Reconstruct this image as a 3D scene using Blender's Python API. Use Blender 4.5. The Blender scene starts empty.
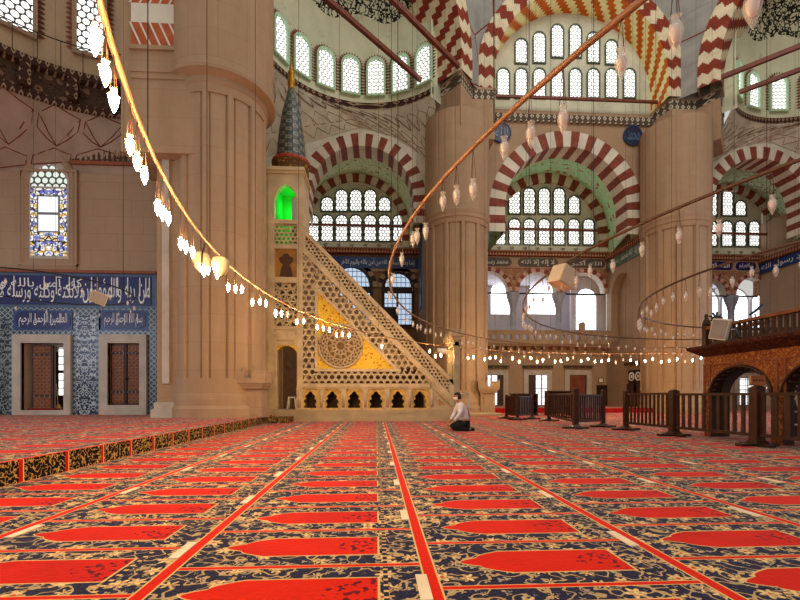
import bpy, math, random, unicodedata
from math import sin, cos, tan, atan, atan2, pi, sqrt, radians, hypot
from mathutils import Vector, Matrix
random.seed(7)
SC = bpy.context.scene
COL = SC.collection
F = 430.0
VPX, HY, CAMZ = 376.6, 396.5, 0.90
YAW = atan((400 - VPX) / F)
CS, SN = cos(YAW), sin(YAW)

# ---------------------------------------------------------------- survey helpers (photo measurement -> metres)
def W(px, py, Y):
    t = (px - 400) / F
    X = Y * (SN + t * CS) / (CS - t * SN)
    return X, CAMZ - (py - HY) * (X * SN + Y * CS) / F
def WX(px, Y): return W(px, 0, Y)[0]
def WZ(py, Y, px=400): return W(px, py, Y)[1]
def G(px, py, z=0.0):
    d = F * (CAMZ - z) / (py - HY)
    r = (px - 400) / F * d
    return r * CS + d * SN, d * CS - r * SN
def YonX(px, X):
    t = (px - 400) / F
    return X * (CS - t * SN) / (SN + t * CS)

# ---------------------------------------------------------------- mesh builder
class MB:
    def __init__(s): s.v, s.f, s.m, s.sm = [], [], [], []
    def face(s, pts, m=0, sm=False):
        n = len(s.v); s.v += [tuple(p) for p in pts]
        s.f.append(list(range(n, n + len(pts)))); s.m.append(m); s.sm.append(sm)
    def add(s, vs, fs, m=0, sm=False):
        n = len(s.v); s.v += [tuple(p) for p in vs]
        for f in fs: s.f.append([i + n for i in f]); s.m.append(m); s.sm.append(sm)
        return s
    def box(s, x0, x1, y0, y1, z0, z1, m=0):
        vs = [(x, y, z) for z in (z0, z1) for y in (y0, y1) for x in (x0, x1)]
        s.add(vs, [(0, 2, 3, 1), (4, 5, 7, 6), (0, 1, 5, 4), (2, 6, 7, 3), (0, 4, 6, 2), (1, 3, 7, 5)], m)
        return s
    def obox(s, o, ax, ay, az, m=0):          # box centred o with half-vectors
        o, ax, ay, az = map(Vector, (o, ax, ay, az))
        vs = [o + a * ax + b * ay + c * az for c in (-1, 1) for b in (-1, 1) for a in (-1, 1)]
        s.add(vs, [(0, 2, 3, 1), (4, 5, 7, 6), (0, 1, 5, 4), (2, 6, 7, 3), (0, 4, 6, 2), (1, 3, 7, 5)], m)
        return s
    def prism(s, poly, y0, y1, m=0):          # polygon in x,z extruded along y
        n = len(poly)
        a = [(x, y0, z) for x, z in poly]; b = [(x, y1, z) for x, z in poly]
        s.add(a + b, [list(range(n)), list(range(2 * n - 1, n - 1, -1))] + [(i, i + n, (i + 1) % n + n, (i + 1) % n) for i in range(n)], m)
        return s
    def prismz(s, poly, z0, z1, m=0):
        n = len(poly)
        a = [(x, y, z0) for x, y in poly]; b = [(x, y, z1) for x, y in poly]
        s.add(a + b, [list(range(n - 1, -1, -1)), list(range(n, 2 * n))] + [(i, (i + 1) % n, (i + 1) % n + n, i + n) for i in range(n)], m)
        return s
    def lathe(s, prof, seg=16, o=(0, 0, 0), m=0, sm=True, flute=None, a0=0.0):
        vs = []
        for r, z in prof:
            for k in range(seg):
                a = a0 + 2 * pi * k / seg
                rr = r * (flute(a) if flute else 1)
                vs.append((o[0] + rr * cos(a), o[1] + rr * sin(a), o[2] + z))
        fs = [(i * seg + k, i * seg + (k + 1) % seg, (i + 1) * seg + (k + 1) % seg, (i + 1) * seg + k) for i in range(len(prof) - 1) for k in range(seg)]
        fs += [list(range(seg - 1, -1, -1)), [(len(prof) - 1) * seg + k for k in range(seg)]]
        s.add(vs, fs, m, sm)
        return s
    def tube(s, path, r, seg=6, m=0, closed=False, sm=True):
        P = [Vector(p) for p in path]; n = len(P); vs = []
        for i, p in enumerate(P):
            t = (P[(i + 1) % n] - P[i - 1]) if closed else (P[min(i + 1, n - 1)] - P[max(i - 1, 0)])
            t.normalize()
            u = t.cross(Vector((0, 0, 1)))
            if u.length < 1e-3: u = t.cross(Vector((1, 0, 0)))
            u.normalize(); w = u.cross(t)
            rr = r[i] if isinstance(r, (list, tuple)) else r
            for k in range(seg):
                a = 2 * pi * k / seg
                vs.append(p + rr * (cos(a) * u + sin(a) * w))
        last = n if closed else n - 1
        fs = [(i * seg + k, i * seg + (k + 1) % seg, ((i + 1) % n) * seg + (k + 1) % seg, ((i + 1) % n) * seg + k) for i in range(last) for k in range(seg)]
        if not closed: fs += [list(range(seg - 1, -1, -1)), [(n - 1) * seg + k for k in range(seg)]]
        s.add(vs, fs, m, sm)
        return s
    def grid(s, rows, m=0, sm=True, mf=None):  # rows of points -> quads
        n = len(rows[0]); vs = [p for r in rows for p in r]; base = len(s.v)
        s.v += [tuple(p) for p in vs]
        for i in range(len(rows) - 1):
            for k in range(n - 1):
                s.f.append([base + i * n + k, base + i * n + k + 1, base + (i + 1) * n + k + 1, base + (i + 1) * n + k])
                s.m.append(mf(i, k) if mf else m); s.sm.append(sm)
        return s
    def sphere(s, o, rx, ry, rz, seg=12, rings=8, m=0):
        prof = [(max(1e-4, sin(pi * i / rings)), -cos(pi * i / rings)) for i in range(rings + 1)]
        vs = [(o[0] + rx * r * cos(2 * pi * k / seg), o[1] + ry * r * sin(2 * pi * k / seg), o[2] + rz * z) for r, z in prof for k in range(seg)]
        fs = [(i * seg + k, i * seg + (k + 1) % seg, (i + 1) * seg + (k + 1) % seg, (i + 1) * seg + k) for i in range(rings) for k in range(seg)]
        s.add(vs, fs, m, True)
        return s
    def mesh(s, name, mats):
        me = bpy.data.meshes.new(name)
        me.from_pydata(s.v, [], s.f)
        for mt in (mats if isinstance(mats, (list, tuple)) else [mats]): me.materials.append(mt)
        me.polygons.foreach_set('material_index', s.m)
        me.polygons.foreach_set('use_smooth', s.sm)
        me.update()
        return me
    def build(s, name, mats, parent=None):
        return link(name, s.mesh(name, mats), parent)

def link(name, data, parent=None):
    o = bpy.data.objects.new(name, data); COL.objects.link(o)
    if parent is not None: o.parent = parent
    return o
def tag(o, label, cat, group=None, kind=None):
    o['label'] = label; o['category'] = cat
    if group: o['group'] = group
    if kind: o['kind'] = kind
    return o
def thing(name, label, cat, loc=(0, 0, 0), rz=0.0, group=None, kind=None):
    o = link(name, None); o.location = loc; o.rotation_euler = (0, 0, rz); o.empty_display_size = .1
    return tag(o, label, cat, group, kind)
def struct(o, label=None):
    o['kind'] = 'structure'
    if label: o['label'] = label
    return o
def dup(o, parent=None):
    c = o.copy(); COL.objects.link(c)
    if parent is not None: c.parent = parent
    for ch in list(o.children): dup(ch, c)
    return c

# ---------------------------------------------------------------- node expression helper
class E:
    def __init__(s, nt, k): s.nt, s.k = nt, k
    def _b(a, op, b=None, c=None, rev=False):
        n = a.nt.nodes.new('ShaderNodeMath'); n.operation = op
        args = [a, b, c] if not rev else [b, a, c]
        for i, x in enumerate(args):
            if x is None: continue
            if isinstance(x, E): a.nt.links.new(x.k, n.inputs[i])
            else: n.inputs[i].default_value = x
        return E(a.nt, n.outputs[0])
    def __add__(a, b): return a._b('ADD', b)
    __radd__ = __add__
    def __sub__(a, b): return a._b('SUBTRACT', b)
    def __rsub__(a, b): return a._b('SUBTRACT', b, rev=True)
    def __mul__(a, b): return a._b('MULTIPLY', b)
    __rmul__ = __mul__
    def __truediv__(a, b): return a._b('DIVIDE', b)
    def __lt__(a, b): return a._b('LESS_THAN', b)
    def __gt__(a, b): return a._b('GREATER_THAN', b)
    def __and__(a, b): return a._b('MULTIPLY', b)
    def __or__(a, b): return a._b('MAXIMUM', b)
    def __pow__(a, b): return a._b('POWER', b)
    def inv(a): return a._b('SUBTRACT', 1.0, rev=True)
    def min(a, b): return a._b('MINIMUM', b)
    def max(a, b): return a._b('MAXIMUM', b)
    def abs(a): return a._b('ABSOLUTE')
    def floor(a): return a._b('FLOOR')
    def frac(a): return a._b('FRACT')
    def mod(a, b): return a._b('FLOORED_MODULO', b)
    def sin(a): return a._b('SINE')
    def cos(a): return a._b('COSINE')
    def sqrt(a): return a._b('SQRT')
    def atan2(a, b): return a._b('ARCTAN2', b)
    def ping(a, b): return a._b('PINGPONG', b)
    def step(a, lo, hi):
        n = a.nt.nodes.new('ShaderNodeMapRange'); n.clamp = True
        a.nt.links.new(a.k, n.inputs[0]); n.inputs[1].default_value = lo; n.inputs[2].default_value = hi
        return E(a.nt, n.outputs[0])

class Mat:
    def __init__(s, name):
        s.m = bpy.data.materials.new(name); s.m.use_nodes = True
        s.nt = s.m.node_tree; s.bs = s.nt.nodes['Principled BSDF']; s.out = s.nt.nodes['Material Output']
        s.bs.inputs['Specular IOR Level'].default_value = .25
    def xyz(s, local=False):
        if local: k = s.nt.nodes.new('ShaderNodeTexCoord').outputs['Object']
        else: k = s.nt.nodes.new('ShaderNodeNewGeometry').outputs['Position']
        n = s.nt.nodes.new('ShaderNodeSeparateXYZ'); s.nt.links.new(k, n.inputs[0])
        return [E(s.nt, n.outputs[i]) for i in range(3)]
    def vec(s, x, y=0.0, z=0.0):
        n = s.nt.nodes.new('ShaderNodeCombineXYZ')
        for i, v in enumerate((x, y, z)):
            if isinstance(v, E): s.nt.links.new(v.k, n.inputs[i])
            else: n.inputs[i].default_value = v
        return n.outputs[0]
    def noise(s, v, scale=1.0, detail=2.0, rough=.5, dist=0.0):
        n = s.nt.nodes.new('ShaderNodeTexNoise'); s.nt.links.new(v, n.inputs['Vector'])
        n.inputs['Scale'].default_value = scale; n.inputs['Detail'].default_value = detail
        n.inputs['Roughness'].default_value = rough; n.inputs['Distortion'].default_value = dist
        return E(s.nt, n.outputs[0])
    def voro(s, v, scale=1.0, feature='F1', rand=1.0, out=0):
        n = s.nt.nodes.new('ShaderNodeTexVoronoi'); n.feature = feature
        s.nt.links.new(v, n.inputs['Vector']); n.inputs['Scale'].default_value = scale
        n.inputs['Randomness'].default_value = rand
        return E(s.nt, n.outputs[out])
    def mix(s, f, a, b):
        n = s.nt.nodes.new('ShaderNodeMix'); n.data_type = 'RGBA'
        for sock, v in ((n.inputs[0], f), (n.inputs[6], a), (n.inputs[7], b)):
            if isinstance(v, E): s.nt.links.new(v.k, sock)
            elif isinstance(v, (int, float)): sock.default_value = v
            else: sock.default_value = (*v[:3], 1)
        return E(s.nt, n.outputs[2])
    def col(s, c, rough=.7, metal=0.0, spec=None, sheen=None):
        i = s.bs.inputs
        if isinstance(c, E): s.nt.links.new(c.k, i['Base Color'])
        else: i['Base Color'].default_value = (*c, 1)
        i['Roughness'].default_value = rough; i['Metallic'].default_value = metal
        if spec is not None: i['Specular IOR Level'].default_value = spec
        if sheen:
            i['Sheen Weight'].default_value = sheen[0]; i['Sheen Roughness'].default_value = sheen[1]; i['Sheen Tint'].default_value = (*sheen[2], 1)
        return s.m
    def emit(s, c, k):
        i = s.bs.inputs
        if isinstance(c, E): s.nt.links.new(c.k, i['Emission Color'])
        else: i['Emission Color'].default_value = (*c, 1)
        if isinstance(k, E): s.nt.links.new(k.k, i['Emission Strength'])
        else: i['Emission Strength'].default_value = k
        return s.m
    def bump(s, h, dist=.02, k=.5):
        n = s.nt.nodes.new('ShaderNodeBump'); s.nt.links.new(h.k, n.inputs['Height'])
        n.inputs['Distance'].default_value = dist; n.inputs['Strength'].default_value = k
        s.nt.links.new(n.outputs[0], s.bs.inputs['Normal'])

def lin(r, g, b):
    return tuple((c / 255 / 12.92 if c <= 10 else ((c / 255 + .055) / 1.055) ** 2.4) for c in (r, g, b))
def plain(name, c, rough=.6, metal=0.0, spec=.3, var=.12, scale=3.0):
    q = Mat(name); x, y, z = q.xyz(True)
    n = q.noise(q.vec(x, y, z), scale, 3)
    return q.col(q.mix(n.step(.3, .7), tuple(v * (1 - var) for v in c), tuple(min(1, v * (1 + var)) for v in c)), rough, metal, spec)

def stone(name, c, course=.62, joint=.35, streak=.22, wide=1.3):
    q = Mat(name); x, y, z = q.xyz()
    n1 = q.noise(q.vec(x * 1.6, y * 1.6, z * .22), 1.0, 4, .6)
    n2 = q.noise(q.vec(x, y, z), 2.6, 4, .65)
    n3 = q.noise(q.vec(x, y, (z / course).floor() * 3.7), .8, 1)
    row = (z / course).floor()
    zj = (z / course).frac() < .03
    u = ((x + y * .9 + row * .43) / wide).frac() < .012
    k = n1.step(.3, .75) * streak + n2.step(.3, .7) * .16 + n3.step(.3, .7) * .14
    col = q.mix(k.min(1.0), tuple(v * 1.1 for v in c), (c[0] * .66, c[1] * .60, c[2] * .52))
    col = q.mix((zj | u) * joint, col, (c[0] * .38, c[1] * .31, c[2] * .24))
    q.bump(n2, .015, .35)
    return q.col(col, .78, spec=.2)

def plaster(name, c, stain=None, var=.25):
    q = Mat(name); x, y, z = q.xyz()
    n = q.noise(q.vec(x, y, z * .6), .9, 4, .6)
    col = q.mix(n.step(.3, .75), tuple(v * (1 + var * .4) for v in c), tuple(v * (1 - var) for v in c))
    if stain:
        n2 = q.noise(q.vec(x, y, z), .45, 3, .6)
        col = q.mix(n2.step(.6, .72) * .5, col, stain)
    return q.col(col, .8, spec=.15)

def facet(name, c, line, scale=.9, lw=.03, flat=None):   # painted facet lines of a stalactite vault
    q = Mat(name); x, y, z = q.xyz()
    h = x * .75 + y * .75 if flat is None else x
    d = q.voro(q.vec(h, z * .8), scale, 'DISTANCE_TO_EDGE', .55)
    d2 = q.voro(q.vec(h + 3.1, z * .8), scale * 1.9, 'DISTANCE_TO_EDGE', .6)
    n = q.noise(q.vec(x, y, z), 1.3, 3)
    base = q.mix(n.step(.3, .7), tuple(v * 1.08 for v in c), tuple(v * .78 for v in c))
    cell = q.voro(q.vec(h, z * .8), scale, 'F1', .55)
    base = q.mix(cell.step(.2, .8) * .25, base, tuple(v * .6 for v in c))
    col = q.mix(((d < lw) | ((d2 < lw * .6) * .5)), base, line)
    q.bump(d.step(0, .12), .08, .6)
    return q.col(col, .8, spec=.15)
# ================================================================ MATERIALS
S_PIER = stone('pier_limestone', lin(168, 139, 110), .85, .16, .46, 50)
S_WALL = stone('wall_limestone', lin(160, 134, 110), .62, .30, .16, 1.35)
S_FAR = stone('far_wall_limestone', lin(164, 136, 108), .55, .22, .16, 1.5)
S_PALE = plain('pale_marble', lin(178, 166, 150), .5, var=.14, scale=2)
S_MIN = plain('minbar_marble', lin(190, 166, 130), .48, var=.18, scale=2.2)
S_MIN2 = plain('minbar_marble_darker_vein', lin(172, 150, 118), .5, var=.2, scale=1.5)  # slightly darker tone of the pulpit marble
PL_DOME = plaster('dome_plaster', lin(176, 176, 152), lin(110, 112, 96))
PL_TYMP = plaster('tympanum_plaster', lin(206, 204, 178))
PL_SPAN = plaster('spandrel_plaster', lin(160, 154, 142))
WHITE_V = plaster('white_voussoir', lin(214, 206, 186))
RED_V = plain('red_voussoir', lin(128, 62, 44), .7, var=.3, scale=4)
DRED_V = plain('dark_red_voussoir', lin(122, 42, 18), .75, var=.2)
BEIGE_V = plain('beige_voussoir', lin(206, 190, 158), .75, var=.12)
ORANGE_V = plain('orange_voussoir', lin(206, 104, 18), .75, var=.15)
YELLOW_V = plain('yellow_voussoir', lin(246, 240, 172), .75, var=.08)
GREENW = plaster('mint_white_plaster', lin(196, 208, 180))
FACET_A = facet('stalactite_plaster_warm', lin(176, 148, 122), lin(98, 34, 18), .62, .022, flat=1)
FACET_B = facet('stalactite_plaster_pale', lin(190, 184, 164), lin(112, 88, 66), 1.0, .026)
FACET_C = facet('spandrel_plaster_lined', lin(150, 146, 138), lin(104, 34, 24), .4, .012)
WOOD = plain('dark_walnut', lin(62, 35, 22), .45, var=.3, scale=5)
WOOD_D = plain('blackened_walnut', lin(44, 24, 16), .5, var=.3, scale=5)
WOOD_L = plain('brown_oak', lin(134, 80, 44), .5, var=.25, scale=5)
BEAM = plain('red_brown_painted_iron', lin(112, 54, 34), .5, var=.15)
BRASS = plain('aged_copper_tube', lin(146, 104, 76), .5, .2, var=.15)
IRON = plain('dark_iron', lin(44, 40, 38), .5, .3)
STEEL = plain('grey_steel', lin(150, 158, 160), .35, .6)
GOLD = plain('gilded_metal', lin(176, 128, 34), .4, .6, var=.3, scale=9)
PLASTIC_W = plain('white_plastic', lin(226, 216, 196), .45)
PLASTIC_B = plain('beige_plastic', lin(206, 186, 158), .5)
GRILLE = plain('grey_grille_cloth', lin(150, 142, 132), .8)
TAPE = plain('white_tape', lin(226, 206, 176), .6, var=.08)
NAVY = plain('navy_glaze', lin(14, 16, 84), .35, var=.3, scale=6, spec=.4)
BLUE2 = plain('blue_glaze', lin(30, 58, 112), .35, var=.3, scale=6, spec=.4)
LBLUE = plain('pale_blue_glaze', lin(66, 90, 118), .35, var=.2, spec=.4)
SCRIPT = plain('white_glaze_script', lin(224, 224, 220), .4, var=.05)
REDTRIM = plain('red_brown_moulding', lin(134, 74, 46), .6, var=.15)
DKGREEN = plain('dark_green_window_border', lin(84, 98, 82), .7, var=.25, scale=8)
MINT = plain('mint_reveal', lin(176, 206, 172), .7)
CRIMSON = plain('crimson_carpet', lin(150, 16, 14), .9, var=.2, spec=.1)
SKIN = plain('skin', lin(176, 124, 96), .55, var=.05)
HAIR = plain('dark_hair', lin(34, 28, 26), .7)
SHIRT = plain('white_shirt', lin(206, 200, 206), .8, var=.05)
TROUS = plain('black_trousers', lin(20, 20, 24), .85)
MASKM = plain('white_mask', lin(228, 228, 226), .7)
COLM = plain('grey_blue_marble', lin(150, 152, 166), .45, var=.15)
LAV = plaster('whitewashed_wall', lin(214, 212, 222))

def carpet(edge=False):
    q = Mat('carpet_border_strip' if edge else 'prayer_carpet'); x, y, z = q.xyz()
    red = lin(208, 32, 8); navy = lin(34, 34, 58); cream = lin(214, 178, 118); gold = lin(196, 128, 56)
    wob = q.noise(q.vec(x, y, z), 5, 2)
    wx = x + (wob - .5) * .05
    wob2 = q.noise(q.vec(x + 5.3, y, z), 5, 2)
    wy = y + (wob2 - .5) * .05
    p3 = q.vec(wx, wy, z)
    def flowers(sc, r0, pet, amp, ox):
        n = q.nt.nodes.new('ShaderNodeTexVoronoi'); n.feature = 'F1'; n.inputs['Scale'].default_value = sc; n.inputs['Randomness'].default_value = .72
        q.nt.links.new(q.vec(wx + ox, wy, 0.0), n.inputs['Vector'])
        sp = q.nt.nodes.new('ShaderNodeSeparateXYZ'); q.nt.links.new(n.outputs['Position'], sp.inputs[0])
        dx = wx + ox - E(q.nt, sp.outputs[0]); dy = wy - E(q.nt, sp.outputs[1])
        ang = dy.atan2(dx)
        d = E(q.nt, n.outputs['Distance'])
        rr = (ang * pet).cos() * amp + r0
        return d, d < rr
    d1, fl1 = flowers(7.6, .33, 6.0, .09, 0.0)
    d2, fl2 = flowers(18.0, .28, 3.0, .11, 7.7)
    nz = q.noise(p3, 9.0, 1)
    vine = (nz - .5).abs() < .024
    pet = q.noise(q.vec(x, y, z), 38, 2)
    nv = q.noise(q.vec(x + 2, y, z), 60, 1)
    flo = q.mix(fl2 * .85, q.mix((nv > .6) * .5, navy, lin(64, 64, 86)), lin(172, 156, 132))
    flo = q.mix(vine * .85, flo, lin(190, 160, 112))
    flo = q.mix(fl1, flo, q.mix(pet.step(.42, .56), lin(176, 138, 88), lin(226, 196, 140)))
    flo = q.mix(d1 < .10, flo, lin(190, 70, 34))
    flo = q.mix((d2 < .07), flo, lin(196, 120, 50))
    if edge:
        q.bs.inputs['Specular IOR Level'].default_value = .1
        wz = z
        f = q.voro(q.vec(wx, wy * 1.0, z * 1.0), 14.0, 'F1', .6)
        n3 = q.noise(q.vec(wx, wy, z), 15, 1)
        c = q.mix((f < .27) | ((n3 - .5).abs() < .03), lin(22, 18, 24), lin(176, 140, 76))
        c = q.mix((f < .12), c, lin(150, 50, 26))
        vv = ((y - 4.70) / .67).frac()
        c = q.mix(vv < .08, c, lin(176, 26, 16))
        c = q.mix((vv > .08) & (vv < .10), c, cream)
        return q.col(c, .95, spec=.08)
    Wc, p = 1.34, .617
    s = (x + 1.07) / Wc
    k = s.floor(); u = s.frac() * Wc
    off = .45 - (k.mod(2.0)) * .295
    v = ((y - off) / p).frac() * p
    vc = (v - p / 2).abs()
    ue = u.min(Wc - u)
    t1 = ((u - .185) / .11).max(0.0).min(1.0); t2 = ((u - .285) / .15).max(0.0).min(1.0)
    hw = .060 * (t1 ** .6) + .088 * (t2 ** .6)
    inside = (vc < hw) & (u < 1.075) & (u > .185)
    outl = (vc < hw + .010) & (u < 1.087) & (u > .172)
    c = q.mix(outl, flo, cream)
    worn = q.noise(q.vec(x * .7, y, z), 1.1, 3).step(.45, .72)
    redc = q.mix(worn * .5, red, lin(150, 10, 8))
    speck = (q.noise(q.vec(x, y, z), 26, 1) > .56) & (u > .82) & ((u - .8) * .5 > vc - .02)
    nic = q.mix(speck * .85, redc, lin(60, 16, 36))
    c = q.mix(inside, c, nic)
    dv = ((u - 1.115).abs() < .012)
    c = q.mix(dv, c, q.mix((y * 16.0).frac() < .7, cream, navy))
    ve = v.min(p - v)
    c = q.mix((ve < .022), c, cream)
    c = q.mix((ve < .016), c, red)
    c = q.mix((ue < .040), c, cream)
    c = q.mix((ue < .030), c, red)
    q.bump(pet, .01, .4)
    return q.col(c, .9, spec=.05, sheen=(.085, .35, (.84, .84, 1.0)))
CARPET = carpet()
CARPET_E = carpet(True)

def hexpane(name, s, k, lattice=(150, 150, 140), tint=(1.0, 1.0, .97), r=.40, aspect=1.0):
    q = Mat(name); x, y, z = q.xyz(True)
    a = x / s; b = z * aspect / (s * 1.732)
    ax = a.frac() - .5; az = (b.frac() - .5) * 1.732
    bx = (a + .5).frac() - .5; bz = ((b + .5).frac() - .5) * 1.732
    d = ((ax * ax + az * az).sqrt()).min((bx * bx + bz * bz).sqrt())
    g = d < r
    q.col(q.mix(g, lin(*lattice), (.3, .3, .3)), .4)
    return q.emit(tint, g * k)
PANE = hexpane('hex_lattice_glass', .235, 1.35, (206, 210, 204), r=.40)
PANE_N = hexpane('large_hex_lattice_glass', .26, 1.3, (84, 80, 74), r=.42)

def daylight(name, c, k, nx=None, nz=None, bar=.05, barcol=(40, 40, 46)):
    q = Mat(name); x, y, z = q.xyz(True)
    if nx:
        b = ((x / nx + .5).frac() < bar) | ((z / nz).frac() < bar)
        q.col(q.mix(b, (.3, .3, .3), lin(*barcol)), .4)
        return q.emit(c, b.inv() * k)
    q.col((.4, .4, .4), .4)
    return q.emit(c, k)
DAY = daylight('window_daylight', (.93, .95, 1.0), 4.0)
DAY_LOW = daylight('ground_window_daylight', (.95, .95, 1.0), 1.25, .45, .42, .10, (120, 118, 120))
DAY_LAV = daylight('window_daylight_lavender', (.84, .88, 1.0), 2.6, .3, .42, .06, (160, 165, 180))
DAY_BLUE = daylight('blue_barred_pane', (.5, .66, .86), .75, .30, .36, .12, (26, 30, 40))

def stained(name):
    q = Mat(name); x, y, z = q.xyz(True)
    f = q.voro(q.vec(x.abs() * 1.0, z, 0.0), 6.0, 'DISTANCE_TO_EDGE', .7)
    cellc = q.voro(q.vec(x.abs() * 1.0, z, 0.0), 3.8, 'F1', .7)
    n = q.noise(q.vec(x.abs(), z, 3.0), 6.0, 0)
    lead = f < .07
    c = q.mix(n > .60, (.85, .87, .9), (.08, .10, .5))
    c = q.mix(n < .38, c, (.75, .45, .06))
    q.col(q.mix(lead, (.2, .2, .2), lin(70, 62, 50)), .4)
    return q.emit(c, lead.inv() * .85)
STAIN = stained('stained_glass')

def floral(name, c0, c1, c2, sc=3.0, lo=.30, spark=None):
    q = Mat(name); x, y, z = q.xyz()
    w = q.noise(q.vec(x, y, z), 1.6, 2)
    v = q.vec(x + (w - .5) * .5, y, z)
    f = q.voro(v, sc, 'F1', .7)
    n = q.noise(v, sc * 2.1, 1)
    c = q.mix((n - .5).abs() < .03, c0, c2)
    c = q.mix((f < lo) & (n > .42), c, c1)
    c = q.mix(f < lo * .3, c, c2)
    return q.col(c, .75, spec=.15)
VAULT_G = floral('green_painted_vault', lin(176, 232, 184), lin(176, 104, 84), lin(190, 196, 150), 1.5, .24)
VAULT_L = floral('pale_floral_vault', lin(206, 214, 172), lin(166, 60, 34), lin(150, 170, 120), 2.0, .2)
VAULT_R = floral('dense_floral_vault', lin(186, 214, 172), lin(156, 80, 56), lin(124, 110, 78), 3.2, .30)
GOLDPANEL = floral('gold_relief_panel', lin(222, 178, 52), lin(184, 110, 34), lin(236, 204, 96), 8.0, .34)
MAHFILP = floral('red_gold_painted_wood', lin(134, 64, 36), lin(172, 112, 52), lin(168, 124, 62), 6.5, .30)
EAVEP = floral('dark_carved_wood', lin(58, 28, 20), lin(92, 48, 30), lin(104, 56, 34), 7.0, .3)
SPANDREL_G = floral('painted_arcade_spandrel', lin(150, 104, 78), lin(120, 54, 40), lin(170, 140, 104), 1.6, .3)
ARABESQ = None

def tile(name, per, bg, fg, dark, vs=2.6, ox=0.0):
    q = Mat(name); x, y, z = q.xyz()
    u = (((x - ox) / per).frac() - .5).abs() * per
    w = q.noise(q.vec(u, z, 1.0), 3.0, 1)
    v = q.vec(u + (w - .5) * .22, z + (w - .5) * .3, 2.0)
    n = q.noise(v, vs * 1.5, 0)
    f = q.voro(v, vs, 'F1', .8)
    c = q.mix((n - .5).abs() < .06, bg, fg)
    c = q.mix((f < .34), c, fg)
    c = q.mix(f < .2, c, dark)
    return q.col(c, .3, spec=.4)
TILE_A = tile('iznik_floral_tile', .62, lin(20, 34, 62), lin(164, 176, 180), lin(14, 22, 46), 5.2)
TILE_B = tile('iznik_floral_tile_dark', .6, lin(16, 26, 42), lin(116, 130, 130), lin(12, 18, 32), 5.2)
def diaper(name, s, a, b):
    q = Mat(name); x, y, z = q.xyz()
    d = (((x + z) / s).frac() - .5).abs() + (((x - z) / s).frac() - .5).abs()
    e = ((((x + z) / s).frac() - .5).abs() < .12) | ((((x - z) / s).frac() - .5).abs() < .12)
    return q.col(q.mix(e, q.mix(d > .62, a, lin(44, 72, 92)), b), .3, spec=.4)
TILE_D = diaper('iznik_border_tile', .20, lin(14, 22, 40), lin(140, 152, 154))

def crest(name, a, b, per=.36, h0=0.0, amp=1.0):      # palmette band: dark bg with pale repeating teeth
    q = Mat(name); x, y, z = q.xyz(True)
    s = x + y
    u = ((s / per).frac() - .5).abs()
    v = ((z - h0) / per)
    m = (u + (v.frac() - .5).abs() * .8)
    c = q.mix((m < .34), a, b)
    c = q.mix(m < .13, c, a)
    return q.col(c, .7, spec=.15)
CREST = crest('black_white_palmette', lin(84, 72, 60), lin(196, 182, 158), .34)
CREST_T = crest('dark_crest', lin(76, 58, 42), lin(140, 112, 84), .5)
MUQ = crest('red_stalactite_cornice', lin(116, 56, 40), lin(196, 158, 120), .2)
BANDB = crest('brown_white_band', lin(60, 36, 26), lin(150, 126, 100), .3)
GLASSM = None
def glass(name, c, alpha, k=0.0):
    q = Mat(name); q.col(c, .15, spec=.6); q.bs.inputs['Alpha'].default_value = alpha
    if k: q.emit(c, k)
    return q.m
GLASS = glass('clear_lamp_glass', lin(236, 226, 220), .30)
def lit():
    q = Mat('lit_lamp_glass'); q.col((.9, .8, .6), .3)
    q.emit((1.0, .63, .25), 560.0)
    return q.m
LIT = lit()
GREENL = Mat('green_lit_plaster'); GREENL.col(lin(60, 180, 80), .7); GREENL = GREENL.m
def cone_tile():
    q = Mat('dark_green_tiled_spire'); x, y, z = q.xyz(True)
    a = x.atan2(y * -1.0)
    u = (a * 2.8 / 3.14159); v = z * 3.2
    e = ((u + v).frac() - .5).abs() + ((u - v).frac() - .5).abs()
    c = q.mix(e > .55, lin(60, 68, 64), lin(118, 120, 106))
    c = q.mix(e > .85, c, lin(44, 48, 44))
    return q.col(c, .35, spec=.4)
CONE = cone_tile()
def arabesque_dome():
    q = Mat('dome_plaster_with_black_arabesque'); x, y, z = q.xyz(True)     # local: origin at dome centre, z up
    a = x.atan2(y)
    sc = (a * 9.0).cos() * .22
    lim = z > sc + 1.45
    n = q.noise(q.vec(x, y, z), 2.4, 2)
    v = q.vec(x + n * .3, y, z)
    f = q.noise(v, 4.2, 1)
    w = q.voro(v, 2.2, 'DISTANCE_TO_EDGE', .8)
    ink = lim & (((f - .5).abs() < .055) | (w < .05))
    base = q.noise(q.vec(x, y, z * .6), .9, 4, .6)
    c0 = lin(206, 206, 176)
    col = q.mix(base.step(.3, .75), tuple(t * 1.06 for t in c0), tuple(t * .8 for t in c0))
    st = q.noise(q.vec(x + 3, y, z), .8, 4, .7).step(.60, .70)
    col = q.mix(st * .45, col, lin(104, 108, 94))
    col = q.mix(ink, col, lin(34, 34, 30))
    return q.col(col, .8, spec=.15)
DOME = arabesque_dome()
MUQLINE = facet('stalactite_ceiling', lin(186, 178, 158), lin(120, 92, 70), .9, .03)
PL_STAL = plaster('stalactite_plaster', lin(208, 202, 182), lin(140, 130, 110), .35)
PL_APSE = plaster('apse_plaster', lin(164, 140, 120), None, .3)
LINE_B = plain('brown_painted_line', lin(116, 96, 78), .8)
LINE_R = plain('dark_red_painted_line', lin(104, 30, 18), .8)
# ================================================================ GENERIC BUILDERS
def arc_path(cx, zc, sy, rm, leg):
    la = leg / rm
    def P(s, r):
        if s < 0: return (cx + r, zc + s * rm)
        if s > pi: return (cx - r, zc - (s - pi) * rm)
        return (cx + r * cos(s), zc + r * sin(s) * sy)
    return P, -la, pi + la

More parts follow.
